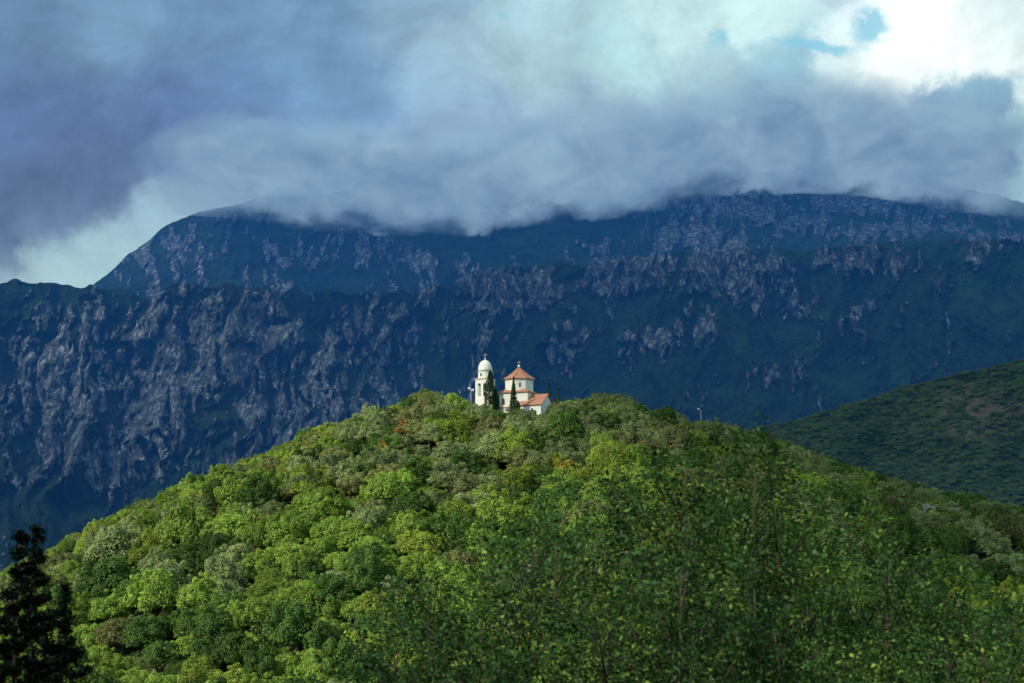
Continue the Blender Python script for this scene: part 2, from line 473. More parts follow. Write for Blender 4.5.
def sph(n, rng):
    v = rng.normal(0, 1, (n, 3)); return v / np.linalg.norm(v, axis=1)[:, None]

def crown_mesh(name, seed, mat, n=2600, lobes=13, leaf=.085, tall=1.0, spiky=0.0):
    rng = np.random.default_rng(seed)
    L = []
    ga = 2.399963
    sk = rng.normal(0, .12, 2)
    ax = rng.uniform(.82, 1.12, 2)
    for i in range(lobes):
        h = -0.25 + 1.2 * (i + .5) / lobes
        a = i * ga + rng.normal(0, .35)
        rr = math.sqrt(max(0, 1 - min(h, .98) ** 2)) * rng.uniform(.50, .92)
        r = .15 + .17 * rng.random() ** 1.3
        L.append((rr * math.cos(a) * ax[0] + sk[0] * h, rr * math.sin(a) * ax[1] + sk[1] * h, .62 + h * rng.uniform(.48, .78) * tall, r))
    for i in range(4):
        L.append((rng.normal(0, .18), rng.normal(0, .18), .6 + .15 * i, .34))
    for i in range(10):
        d = sph(1, rng)[0]; d[2] = abs(d[2])
        L.append((d[0] * .98, d[1] * .98, .62 + d[2] * .92 * tall, .06 + .08 * rng.random()))
    L = np.array(L)
    wgt = L[:, 3] ** 2; wgt /= wgt.sum()
    k = rng.choice(len(L), n, p=wgt)
    d = sph(n, rng); d[:, 2] = np.where(d[:, 2] < -.35, -d[:, 2], d[:, 2])
    rad = L[k, 3] * (.80 + .24 * rng.random(n) + .10 * spiky * rng.random(n))
    c = L[k, :3] + d * rad[:, None]
    # stray sprays between the masses break the outline of each clump
    st = rng.random(n) < .09
    ds = sph(n, rng); ds[:, 2] = np.abs(ds[:, 2]) * 1.0
    q = (.72 + .34 * rng.random(n))[:, None] * (1 + .16 * np.sin(ds[:, :1] * 5 + seed) * np.cos(ds[:, 1:2] * 4))
    cs = np.c_[ds[:, 0] * ax[0], ds[:, 1] * ax[1], ds[:, 2] * .80 * tall] * q + np.array([sk[0] * .4, sk[1] * .4, .52])
    c = np.where(st[:, None], cs, c); d = np.where(st[:, None], ds, d)
    # drop leaves buried in other lobes
    keep = np.ones(n, bool)
    for l in L:
        keep &= ~(np.linalg.norm(c - l[:3], axis=1) < l[3] * .62)
    keep &= c[:, 2] > .06
    c = c[keep]; d = d[keep]
    v, f = leaf_cards(c, d + np.array([0, 0, .25]), leaf, rng)
    return np_mesh(name, v, f, mat=mat)

def trunk_mesh(name, seed, mat=BARK):
    rng = random.Random(seed); mb = MB()
    lean = rng.uniform(-.12, .12)
    mb.tube([(0, 0, -.15), (lean * .3, 0, .2), (lean, .03, .5), (lean * 1.2, .02, .95)], [.085, .065, .05, .02], 7)
    for i in range(4):
        a = i * 1.6 + rng.random(); z = .28 + .12 * i
        mb.tube([(lean * .6, 0, z), (lean + .25 * math.cos(a), .25 * math.sin(a), z + .22), (lean + .48 * math.cos(a), .48 * math.sin(a), z + .34)], [.035, .025, .01], 5)
    return mb.mesh(name, mat, True)

KIND = {  # name, phrase, leaf params
    'green':  ('broadleaf_tree', 'fresh green leafy tree', dict(n=12500, lobes=26, leaf=.036)),
    'deep':   ('broadleaf_tree', 'deep green dense tree', dict(n=12500, lobes=22, leaf=.036)),
    'grey':   ('olive_tree', 'grey green rounded tree', dict(n=14000, lobes=20, leaf=.032, tall=1.1)),
    'yellow': ('broadleaf_tree', 'yellow green leafy tree', dict(n=12000, lobes=28, leaf=.036)),
    'brown':  ('broadleaf_tree', 'dull olive brown tree', dict(n=12000, lobes=22, leaf=.035)),
}
NV = 4
CROWNS = {}
for i, (k, (nm, ph, pr)) in enumerate(KIND.items()):
    for j in range(NV):
        CROWNS[(k, j)] = crown_mesh('crown', 100 * i + j + 1, LEAF[k], **pr)
TRUNKS = [trunk_mesh('trunk', s) for s in range(3)]

# ---- where the trees of the hill stand
TOPLINE = [(c[0], c[1] - 18) for c in crest if 280 < c[0] <= 440 or c[0] > 620] + [(-300, 680), (-100, 614), (0, 574), (60, 546), (120, 512), (200, 479), (270, 452)] + [(415, 400), (432, 392), (455, 395), (466, 400), (474, 402), (480, 404), (490, 405), (498, 409), (503, 412), (525, 415), (545, 414), (550, 404), (560, 399), (590, 398), (615, 395), (622, 398), (640, 408), (692, 423), (701, 425), (709, 424)]
def top_px(px): return interp_tab(TOPLINE, px)
def crest_px(px):  # tree-top line of the hill in the photograph
    return interp_tab([(c[0], c[1] - 18) for c in crest], px)

CH = P(519, 420, RY)      # chapel position
TW = P(485, 420, RY - 3)  # tower
CLEAR = [(CH[0], RY, 8.5), (CH[0] + 5, RY - 2, 7.5), (TW[0], RY - 3, 3.6)]

def scatter():
    rng = np.random.default_rng(21)
    pts = []
    step = 3.9
    for yy in np.arange(132, 440, step * .9):
        for xx in np.arange(-260, 260, step):
            x = xx + rng.uniform(-.5, .5) * step; y = yy + rng.uniform(-.5, .5) * step
            lim = .40 * y + 22
            if abs(x) > lim: continue
            if y > RY + 14 and rng.random() < .35: continue
            if any(math.hypot(x - c[0], y - c[1]) < c[2] for c in CLEAR): continue
            # keep the view of the chapel's front open: only low bushes right before it
            r = rng.uniform(2.0, 3.8) if y > 290 else rng.uniform(2.3, 4.4)
            if x < -12: r *= .90
            if y > 250: r *= .92
            if rng.random() < .25: r *= .62
            if rng.random() < .07: r *= 1.25
            
            pts.append((x, y, r))
    pts = np.array(pts)
    z = gz(pts[:, 0], pts[:, 1])
    # nothing rises above the tree line of the photograph, least of all before the chapel
    cap = []
    for (x, y, r), g in zip(pts, z):
        if y < RY + 30:
            px0, _ = project(x, y, g + r); w_ = F * r / y
            lim = max(float(top_px(px0 + o * w_)) for o in ((-.7, -.35, 0, .35, .7) if 440 < px0 < 580 else (0,))) + rng.uniform(-3, 7)
            zl = float(P(px0, lim, y)[2])
            r = min(r, (zl - g) / 1.72)
        cap.append(r)
    pts[:, 2] = cap
    ok = pts[:, 2] > .75
    pts = pts[ok]; z = z[ok]
    px, py = project(pts[:, 0], pts[:, 1], z + pts[:, 2])
    kinds = []
    patch = fbm(pts[:, 0] / 22, pts[:, 1] / 22, 3, 51)
    patch2 = fbm(pts[:, 0] / 14, pts[:, 1] / 14, 2, 57)
    for i in range(len(pts)):
        up = py[i] - crest_px(px[i])
        q = rng.random()
        wg = {'green': 1.0, 'deep': .5, 'grey': .3, 'yellow': .15, 'brown': .15}
        if up < 75 and px[i] > 330: wg = {'green': .35, 'deep': .25, 'grey': 1.5, 'yellow': .12, 'brown': .45}
        elif up < 60: wg = {'green': .9, 'deep': .2, 'grey': .6, 'yellow': .35, 'brown': .3}
        if px[i] < 420 and up >= 60: wg['grey'] *= .4; wg['green'] += .5; wg['brown'] *= .6
        if px[i] > 820: wg['deep'] += .8; wg['yellow'] *= .5
        if patch[i] > .08: wg['deep'] += 1.6
        if patch[i] < -.15: wg['yellow'] += .5; wg['green'] += .3
        if patch2[i] > .2: wg['grey'] += .4
        ks = list(wg); ws = np.array([wg[k] for k in ks]); ws /= ws.sum()
        kinds.append(ks[int(np.searchsorted(np.cumsum(ws), q))])
    return pts, z, np.array(kinds), px, py
PTS, PZ, PK, PPX, PPY = scatter()
RZ = RNG.random(len(PTS)) * 2 * PI
SZ = RNG.uniform(.92, 1.34, len(PTS)) * np.where((RNG.random(len(PTS)) < .10) & (PTS[:, 1] < 300), 1.35, 1)          # height factor
PV = RNG.integers(0, NV, len(PTS))

# painter's pass: how much of each crown shows
def visible():
    S = 2; idb = np.full((H // S + 1, W // S + 1), -1)
    order = np.argsort(-PTS[:, 1])
    yy, xx = np.mgrid[0:idb.shape[0], 0:idb.shape[1]]
    for i in order:
        x, y, r = PTS[i]; zc = PZ[i] + .78 * r * SZ[i]
        cx, cy = project(x, y, zc)
        rx = F * r / y / S; ry = rx * .78 * SZ[i]
        cx /= S; cy /= S
        x0, x1 = int(max(0, cx - rx)), int(min(idb.shape[1], cx + rx + 1)); y0, y1 = int(max(0, cy - ry)), int(min(idb.shape[0], cy + ry + 1))
        if x0 >= x1 or y0 >= y1: continue
        m = ((xx[y0:y1, x0:x1] - cx) / rx) ** 2 + ((yy[y0:y1, x0:x1] - cy) / ry) ** 2 < 1
        idb[y0:y1, x0:x1][m] = i
    return np.bincount(idb[idb >= 0].ravel(), minlength=len(PTS))
VIS = visible()
NIND = 298
ind = np.argsort(-VIS)[:NIND]
ORD = ['first', 'second', 'third', 'fourth', 'fifth', 'sixth', 'seventh', 'eighth', 'ninth', 'tenth', 'eleventh', 'twelfth', 'thirteenth',
       'fourteenth', 'fifteenth', 'sixteenth', 'seventeenth', 'eighteenth', 'nineteenth', 'twentieth', 'twenty-first', 'twenty-second', 'twenty-third', 'twenty-fourth', 'twenty-fifth']
def cell(i):
    px = PPX[i]; up = PPY[i] - crest_px(px)
    sx = 'the far left slope' if px < 190 else 'the left slope' if px < 390 else 'the slope below the chapel' if px < 600 else 'the right slope' if px < 800 else 'the far right slope'
    sy = 'along the crest of' if up < 22 else 'high on' if up < 75 else 'midway down' if up < 150 else 'low on'
    return (PK[i], sy, sx)
cells = {}
for i in ind: cells.setdefault(cell(i), []).append(i)
first = {}
for (k, sy, sx), L in cells.items():
    nm, ph, _ = KIND[k]
    L.sort(key=lambda i: PPX[i])
    for q, i in enumerate(L):
        lab = (f'only {ph} standing clear {sy} {sx}' if len(L) == 1 else f'{ORD[q]} {ph} from left {sy} {sx}')
        r = PTS[i, 2]
        root = empty(nm, (PTS[i, 0], PTS[i, 1], PZ[i]), lab, 'tree', RZ[i], (r * 1.1, r * 1.1, r * SZ[i]), 'trees covering the hill')
        cr = link('crown', CROWNS[(k, PV[i])], root)
        link('trunk', TRUNKS[i % 3], root)
        first.setdefault((k, int(PV[i])), cr)
for key in CROWNS:
    if key not in first:
        print('no individual for', key)

# the rest of the wood: one object, instances by geometry nodes
def instancer(name, pts, scales, rots, picks, sources, label=None, cat=None):
    me = bpy.data.meshes.new(name)
    me.vertices.add(len(pts)); me.vertices.foreach_set('co', np.asarray(pts, np.float32).ravel())
    for an, tp, key, av in (('iscale', 'FLOAT_VECTOR', 'vector', scales), ('irot', 'FLOAT', 'value', rots), ('ipick', 'INT', 'value', picks)):
        a = me.attributes.new(an, tp, 'POINT'); a.data.foreach_set(key, np.asarray(av, np.int32 if tp == 'INT' else np.float32).ravel())
    o = link(name, me, kind='stuff')
    ng = bpy.data.node_groups.new(name, 'GeometryNodeTree')
    ng.interface.new_socket('Geometry', in_out='INPUT', socket_type='NodeSocketGeometry')
    ng.interface.new_socket('Geometry', in_out='OUTPUT', socket_type='NodeSocketGeometry')
    N, Lk = ng.nodes, ng.links
    gi = N.new('NodeGroupInput'); go = N.new('NodeGroupOutput')
    gti = N.new('GeometryNodeGeometryToInstance')
    for s in reversed(sources):
        oi = N.new('GeometryNodeObjectInfo'); oi.transform_space = 'ORIGINAL'
        oi.inputs['Object'].default_value = s; oi.inputs['As Instance'].default_value = True
        # join as instances
        Lk.new(oi.outputs['Geometry'], gti_join.inputs[0]) if False else None
        oi.name = 'src'
        s_out = oi.outputs['Geometry']
        if 'jn' not in locals(): jn = N.new('GeometryNodeJoinGeometry')
        Lk.new(s_out, jn.inputs[0])
    iop = N.new('GeometryNodeInstanceOnPoints')
    Lk.new(gi.outputs[0], iop.inputs['Points']); Lk.new(jn.outputs[0], iop.inputs['Instance'])
    iop.inputs['Pick Instance'].default_value = True
    def na(nm, tp):
        a = N.new('GeometryNodeInputNamedAttribute'); a.data_type = tp; a.inputs[0].default_value = nm
        return a.outputs[0]
    Lk.new(na('ipick', 'INT'), iop.inputs['Instance Index'])
    cx = N.new('ShaderNodeCombineXYZ'); Lk.new(na('irot', 'FLOAT'), cx.inputs[2])
    Lk.new(cx.outputs[0], iop.inputs['Rotation']); Lk.new(na('iscale', 'FLOAT_VECTOR'), iop.inputs['Scale'])
    Lk.new(iop.outputs[0], go.inputs[0])
    N.remove(gti)
    md = o.modifiers.new('wood', 'NODES'); md.node_group = ng
    if label: tag(o, label, cat)
    return o
keys = sorted(first); kidx = {k: i for i, k in enumerate(keys)}
rest = np.setdiff1d(np.arange(len(PTS)), ind)
rp = [kidx.get((PK[i], int(PV[i])), 0) for i in rest]
instancer('hill_woodland', np.c_[PTS[rest, :2], PZ[rest]], np.c_[PTS[rest, 2] * 1.1, PTS[rest, 2] * 1.1, PTS[rest, 2] * SZ[rest]], RZ[rest], rp,
          [first[k] for k in keys], 'dense mixed green woodland filling the gaps over the hill', 'woodland')
# scrub wood on the foothill
X, Y, Z, PX_, PY_ = SIDE
rng = np.random.default_rng(77)
sel = rng.integers(0, X.size, 42000)
ri = rng.uniform(0, X.shape[0] - 1.001, len(sel)); ci = rng.uniform(0, X.shape[1] - 1.001, len(sel))
r0, c0 = ri.astype(int), ci.astype(int); fr, fc_ = ri - r0, ci - c0
Xf, Yf, Zf, Pf, Qf = [(a[r0, c0] * (1 - fr) * (1 - fc_) + a[r0 + 1, c0] * fr * (1 - fc_) + a[r0, c0 + 1] * (1 - fr) * fc_ + a[r0 + 1, c0 + 1] * fr * fc_) for a in (X, Y, Z, PX_, PY_)]
dens = fbm(Pf / 40, Qf / 18, 4, 70) + .50 - .42 * np.exp(-(((Pf - 985) / 75) ** 2 + ((Qf - 415) / 32) ** 2))
ok = dens > 0
Xf, Yf, Zf = Xf[ok] + rng.normal(0, 3, ok.sum()), Yf[ok], Zf[ok]
s_ = rng.uniform(1.2, 3.2, len(Xf))
mh, th = new_mat('leaf_foothill')
oi_ = th.n('ShaderNodeObjectInfo').outputs['Random']
ch = th.mix(oi_, (.055, .105, .034), (.150, .190, .058))
dh = th.n('ShaderNodeBsdfDiffuse', ins={'Color': ch}); eh = th.n('ShaderNodeEmission', ins={'Color': (*HAZE_GLOW, 1), 'Strength': .11})  # scrub leaves carry the same painted haze glow
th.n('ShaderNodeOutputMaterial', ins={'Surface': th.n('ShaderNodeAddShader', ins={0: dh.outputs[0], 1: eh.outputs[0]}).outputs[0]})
FARS = []
for q, (px, py, ph_) in enumerate([(842, 411, 'left end of'), (905, 393, 'middle of'), (968, 377, 'right part of')]):
    k = int(np.argmin((PX_ - px) ** 2 + (PY_ - py) ** 2)); xx, yy2, zz2 = X.ravel()[k], Y.ravel()[k], Z.ravel()[k]
    o = empty('broadleaf_tree', (float(xx), float(yy2), float(zz2) - .5), f'dark tree standing out on the {ph_} the foothill skyline', 'tree', q, (4.2, 4.2, 4.0), 'trees on the foothill skyline')
    FARS.append(link('crown', crown_mesh('crown', 700 + q, mh, n=1800, lobes=14, leaf=.10), o)); link('trunk', TRUNKS[q], o)
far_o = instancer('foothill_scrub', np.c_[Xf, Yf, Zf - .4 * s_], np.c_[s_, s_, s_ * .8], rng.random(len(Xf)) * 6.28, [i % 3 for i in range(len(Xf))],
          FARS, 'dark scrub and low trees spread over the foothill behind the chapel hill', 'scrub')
print('trees', len(PTS), 'rest', len(rest), 'scrub', len(Xf))

# ---- special trees and bushes
def special(px, py, Y, r, kind, lab, name='shrub', cat='shrub', hz=1.0, seed=900, grp=None, trunk=True, **kw):
    x, y, _ = P(px, py, Y)
    me = crown_mesh('crown', seed, LEAF[kind], **dict(dict(n=900, lobes=7, leaf=.10), **kw))
    z = P(px, py, Y)[2]
    root = empty(name, (float(x), float(Y), float(z) - .78 * r * hz), lab, cat, seed, (r, r, r * hz), grp)
    link('crown', me, root)
    if trunk: link('trunk', TRUNKS[seed % 3], root)
    return root
def on_hill(px, py):
    """depth at which the ray through this pixel meets the hill's canopy"""
    Ys = np.arange(150, 380, .5); x, _, z = P(px, py, Ys)
    g = gz(x, Ys) + 4.0
    k = np.nonzero(g > z)[0]
    return float(Ys[k[0]]) if len(k) else RY
for (px, py, r, k, lab, nm, hz, sd) in [
    (405, 424, 1.7, 'orange', 'small red orange shrub among grey green trees left of the bell tower', 'shrub', .9, 901),
    (399, 431, 1.2, 'orange', 'low dull orange shrub just below the red orange one', 'shrub', .8, 902),
    (384, 450, 1.2, 'gold', 'slender golden yellow young tree in a dark gap on the upper left slope', 'young_tree', 2.0, 903),
    (566, 470, 2.8, 'gold', 'round golden yellow tree on the slope below and right of the chapel', 'broadleaf_tree', 1.0, 904),
    (304, 489, 2.2, 'yellow', 'bright lime yellow tree on the sunny left slope above the pale rock', 'broadleaf_tree', 1.0, 905),
    (798, 476, 1.5, 'orange', 'low orange brown shrub beside bare soil on the right crest', 'shrub', .6, 906)]:
    Yh = on_hill(px, py) - 2.5
    special(px, py, Yh, r, k, lab, nm, 'tree' if 'tree' in nm else 'shrub', hz, sd, n=1500)

# cypresses around the chapel
def cypress(px, top, base, Y, width, lab, seed, n=1800, kind='cypress', blunt=0.0):
    x, _, z0 = P(px, base, Y); _, _, z1 = P(px, top, Y)
    hgt = float(z1 - z0); rng = np.random.default_rng(seed)
    t = rng.random(n) ** .8
    w = width * (np.sin(PI * np.clip(t * .93 + .07, 0, 1)) ** .55) * (1 - t * (1 - blunt)) ** .6
    a = rng.random(n) * 2 * PI
    lob = 1 + .22 * np.sin(3 * a + t * 9 + seed) * np.sin(t * 14)
    r = w * (.72 + .3 * rng.random(n)) * lob
    c = np.stack([r * np.cos(a), r * np.sin(a), .4 + t * (hgt - .4)], 1)
    nr = np.stack([np.cos(a), np.sin(a), .5 + 0 * a], 1)
    v, f = leaf_cards(c, nr, .20, rng, .5, .4)
    root = empty('cypress_tree', (float(x), Y, float(z0)), lab, 'cypress', 0, 1, 'cypresses around the chapel')
    link('crown', np_mesh('crown', v, f, mat=LEAF[kind]), root)
    mb = MB(); mb.tube([(0, 0, -.6), (0, 0, hgt * .5), (0, 0, hgt * .9)], [.18, .12, .03], 7); mb.obj('trunk', BARK, root, True)
cypress(490, 370.5, 421, RY - 8, 1.75, 'tall broad dark cypress in front of the bell tower right side', 51, 3200, blunt=.35)
cypress(495.5, 389, 421, RY - 7, 1.2, 'shorter dark cypress between the bell tower and the chapel', 52, 1500, blunt=.3)
cypress(513.5, 377, 421, RY - 9, 1.15, 'slim pointed cypress standing before the chapel front wall', 53, 1800)
cypress(518, 401, 421, RY - 9.4, .75, 'small bushy dark conifer at the foot of the slim cypress', 54, 700, blunt=.5)
cypress(549.3, 380, 421, RY + 2, .55, 'thin green cypress at the right end of the chapel roof', 55, 900)
cypress(558.5, 388, 421, RY + 3, .5, 'thin shorter cypress standing alone farthest right of the chapel', 56, 800)

# ------------------------------------------------------------------ chapel
def zat(py, Y=RY): return float(P(516, py, Y)[2])
ROT = math.radians(-22)
CHX = float(CH[0]); Z0 = zat(424)
chapel = empty('chapel', (CHX, RY, Z0), 'white chapel with octagonal drum and orange tiled roofs on the hill top', 'chapel', ROT)
def zz(py): return zat(py) - Z0
def arch_hole_wall(): pass
S = 3.7
mb = MB(); mb.box(-S, -S, -3, S, S, zz(394.5)); mb.obj('wall', WHITEWASH, chapel)
# tiled skirt between body and drum
mb = MB(); e = .38
z1, z2 = zz(394.5) + .003, zz(391.5)
mb.add([(-S-e,-S-e,z1),(S+e,-S-e,z1),(S+e,S+e,z1),(-S-e,S+e,z1),(-S-e,-S-e,z1+.14),(S+e,-S-e,z1+.14),(S+e,S+e,z1+.14),(-S-e,S+e,z1+.14),(-2.6,-2.6,z2+.3),(2.6,-2.6,z2+.3),(2.6,2.6,z2+.3),(-2.6,2.6,z2+.3)],
       [(3,2,1,0),(0,1,5,4),(1,2,6,5),(2,3,7,6),(3,0,4,7),(4,5,9,8),(5,6,10,9),(6,7,11,10),(7,4,8,11),(8,9,10,11)])
mb.obj('lower_roof', TILES, chapel)
# cornice line half way down
mb = MB(); zc = zz(409); mb.box(-S-.14, -S-.14, zc-.12, S+.14, -S-.002, zc+.12); mb.box(-S-.14, -S, zc-.12, -S-.002, S, zc+.12)
mb.obj('cornice', TILES, chapel)
R8 = 3.68
ph = math.radians(3)
mb = MB(); zt = zz(381.3); zb = zz(393.6)
mb.lathe([(R8, zb), (R8, zt)], 8, ph=ph); mb.obj('drum', WHITEWASH, chapel)
mb = MB(); mb.lathe([(R8 + .12, zt + .003), (R8 + .32, zt + .12), (R8 + .32, zt + .2)], 8, ph=ph); mb.obj('eaves', STONE_PALE, chapel)
mb = MB(); za = zz(367.3); mb.lathe([(R8 + .46, zt + .203), (R8 + .46, zt + .32), (R8 * .5, zt + .3 + (za - zt - .3) * .5), (.14, za)], 8, ph=ph)
roof = mb.obj('roof', TILES, chapel)
# hip ridges of the pyramid roof
for i in range(8):
    a = ph + i * PI / 4
    m2 = MB(); m2.tube([((R8 + .43) * math.cos(a), (R8 + .43) * math.sin(a), zt + .36), (R8 * .5 * math.cos(a), R8 * .5 * math.sin(a), zt + .34 + (za - zt - .3) * .5), (.1 * math.cos(a), .1 * math.sin(a), za)], .09, 6)
    m2.obj('hip_ridge', TILES, roof)
mb = MB(); mb.lathe([(.05, za - .1), (.3, za + .02), (.36, za + .25), (.22, za + .5), (.06, za + .62)], 12); mb.obj('finial', WHITEWASH, chapel, True)
def cross(parent, z, h, w, t, rz=0):
    m2 = MB(); m2.box(-t, -t, z, t, t, z + h); m2.box(-w, -t * .9, z + h * .55, -t - .001, t * .9, z + h * .55 + 2 * t); m2.box(t + .001, -t * .9, z + h * .55, w, t * .9, z + h * .55 + 2 * t)
    for sx in (-1, 1): m2.box(min(sx * w, sx * (w + .08)), -t * 1.3, z + h * .55 - .05, max(sx * w, sx * (w + .08)), t * 1.3, z + h * .55 + 2 * t + .05)
    o = m2.obj('cross', METAL, parent); o.rotation_euler = (0, 0, rz); return o
cross(chapel, za + .6, 1.0, .36, .06)
# drum windows: arched, one on each face
def arch_pts(w, h, n=8):
    p = [(-w, 0), (w, 0)]
    for i in range(n + 1):
        a = PI * i / n; p.append((w * math.cos(a), h + w * math.sin(a)))
    return p
def arch_panel(mb, w, h, org, nx, depth, z0):
    """flat arched prism standing proud of a wall: org on the wall, nx outward normal angle"""
    c, s = math.cos(nx), math.sin(nx); tx, ty = -s, c
    pts = arch_pts(w, h); n = len(pts); vs = []
    for dd in (0, depth):
        for (a, z) in pts: vs.append((org[0] + tx * a + c * dd, org[1] + ty * a + s * dd, z0 + z))
    fs = [tuple(range(n, 2 * n)), tuple(reversed(range(n)))] + [(i, (i + 1) % n, n + (i + 1) % n, n + i) for i in range(n)]
    mb.add(vs, fs)
ap = R8 * math.cos(PI / 8)
for i in (0, 2, 4, 6):
    a = ph + PI / 8 + i * PI / 4
    m1 = MB(); arch_panel(m1, .30, 1.0, (ap * math.cos(a), ap * math.sin(a)), a, .05, zb + 1.1); wn = m1.obj('window', STONE_PALE, chapel)
    m1 = MB(); arch_panel(m1, .17, .92, ((ap + .0) * math.cos(a), (ap + .0) * math.sin(a)), a, .07, zb + 1.2); m1.obj('pane', DARKGLASS, wn)
# nave wing
wx0, wx1, wy0, wy1 = 1.9, 7.7, -5.2, 3.8
ze, zr = zz(408), zz(396.3)
ym = (wy0 + wy1) / 2
mb = MB()
mb.add([(wx0,wy0,-3),(wx1,wy0,-3),(wx1,wy1,-3),(wx0,wy1,-3),(wx0,wy0,ze),(wx1,wy0,ze),(wx1,wy1,ze),(wx0,wy1,ze),(wx0,ym,zr-.15),(wx1,ym,zr-.15)],
       [(0,1,5,4),(2,3,7,6),(1,2,6,9,5),(3,0,4,8,7),(4,5,9,8),(6,7,8,9),(3,2,1,0)])
mb.obj('side_wing', WHITEWASH, chapel)
mb = MB(); o_ = .35
def slab(y0, z0_, y1, z1_, x0, x1, th):
    mb.add([(x0,y0,z0_),(x1,y0,z0_),(x1,y1,z1_),(x0,y1,z1_),(x0,y0,z0_+th),(x1,y0,z0_+th),(x1,y1,z1_+th),(x0,y1,z1_+th)],
           [(3,2,1,0),(4,5,6,7),(0,1,5,4),(1,2,6,5),(2,3,7,6),(3,0,4,7)])
sl = (zr - ze) / (ym - wy0)
slab(wy0 - o_, ze - sl * o_ + .03, ym, zr + .03, wx0 - .2, wx1 + o_, .16)
slab(wy1 + o_, ze - sl * o_ + .033, ym + .003, zr + .033, wx0 - .2, wx1 + o_, .16)
mb.obj('side_roof', TILES, chapel)
mb = MB(); arch_panel(mb, .3, .8, (5.4, wy0), -PI / 2, .04, ze - 2.0); mb.obj('window', DARKGLASS, chapel)
mb = MB(); arch_panel(mb, .35, 1.2, (-2.6, -S), -PI / 2, .04, zz(408) + .5); mb.obj('window', DARKGLASS, chapel)

# ------------------------------------------------------------------ bell tower
TY = RY - 3
Zt0 = float(P(485, 424, TY)[2]); zt_ = lambda py: float(P(485, py, TY)[2]) - Zt0
tower = empty('bell_tower', (float(TW[0]), TY, Zt0), 'white bell tower with rounded dome and cross left of the chapel', 'bell tower', math.radians(-24))
w = 1.78; zo0, zo1, ztop = zt_(396.5), zt_(383.5), zt_(380)
mb = MB(); mb.box(-w, -w, -2.5, w, w, zo0); mb.obj('shaft', WHITEWASH, tower)
# belfry: piers with arched openings on all four sides
mb = MB()
def belfry_face(mb, rot):
    c, s = math.cos(rot), math.sin(rot)
    th = .38
    def T(x, y, z): return (c * x - s * y, s * x + c * y, z)
    xs = []
    ow = .44; cxs = (-.72, .72)
    h = zo1 - zo0; spring = zo0 + h - ow - .12
    def bx(x0, x1, z0, z1):
        v = [T(x0,-w,z0),T(x1,-w,z0),T(x1,-w+th,z0),T(x0,-w+th,z0),T(x0,-w,z1),T(x1,-w,z1),T(x1,-w+th,z1),T(x0,-w+th,z1)]
        mb.add(v, [(3,2,1,0),(4,5,6,7),(0,1,5,4),(1,2,6,5),(2,3,7,6),(3,0,4,7)])
    for (a, b) in ((-w + .001 + th * (1 if rot in (PI/2, -PI/2) else 0), -.72 - ow), (-.72 + ow, .72 - ow), (.72 + ow, w - .001 - th * (1 if rot in (PI/2, -PI/2) else 0))):
        bx(a, b, zo0 + .002, ztop)
    for cx_ in cxs:   # arch head above each opening
        n = 8; vs = []; fs = []
        for i in range(n + 1):
            a = PI * i / n; x = cx_ + ow * math.cos(a); z = spring + ow * math.sin(a)
            vs += [T(x, -w, z), T(x, -w, ztop), T(x, -w + th, z), T(x, -w + th, ztop)]
        for i in range(n):
            k = 4 * i
            fs += [(k, k + 4, k + 5, k + 1), (k + 2, k + 3, k + 7, k + 6), (k, k + 2, k + 6, k + 4)]
        mb.add(vs, fs)
for r_ in (0, PI/2, PI, -PI/2): belfry_face(mb, r_)
mb.obj('belfry', WHITEWASH, tower)
mb = MB(); mb.lathe([(.1, zo0 + .9), (.42, zo0 + .9), (.34, zo0 + 1.1), (.25, zo0 + 1.5), (.12, zo0 + 1.7), (.03, zo0 + 1.75)], 14); mb.tube([(0, 0, zo0 + 1.7), (0, 0, ztop)], .04); mb.obj('bell', METAL, tower, True)
mb = MB(); mb.box(-.95, -.95, zo0 + .003, .95, .95, zo0 + .35); mb.obj('belfry_floor', DARKGLASS, tower)
mb = MB(); mb.box(-w - .18, -w - .18, ztop + .002, w + .18, w + .18, ztop + .25); mb.obj('cornice', STONE_PALE, tower)
zd0, zd1, zdt = ztop + .252, zt_(371.6), zt_(360.3)
mb = MB(); mb.lathe([(1.72, zd0), (1.72, zd1 - .14)], 16); mb.obj('drum', WHITEWASH, tower)
mb = MB(); mb.lathe([(1.74, zd1 - .138), (1.86, zd1 - .05), (1.86, zd1)], 24); mb.obj('cornice', STONE_PALE, tower)
prof = [(1.74 * math.cos(a) ** .85 if a < 1.55 else .05, zd1 + .003 + (zdt - zd1) * math.sin(a) ** .95) for a in np.linspace(0, 1.53, 12)]
mb = MB(); mb.lathe(prof, 28); mb.obj('dome', WHITEWASH, tower, True)
mb = MB(); mb.lathe([(.16, zdt - .12), (.2, zdt + .1), (.07, zdt + .3), (.13, zdt + .5), (.04, zdt + .66)], 10); mb.obj('finial', WHITEWASH, tower, True)
cross(tower, zdt + .62, 1.15, .4, .06)
for i in range(4):
    a = -PI / 2 + i * PI / 2 - .2
    m1 = MB(); arch_panel(m1, .2, .6, (1.70 * math.cos(a), 1.70 * math.sin(a)), a, .06, zd0 + .5); m1.obj('window', DARKGLASS, tower)

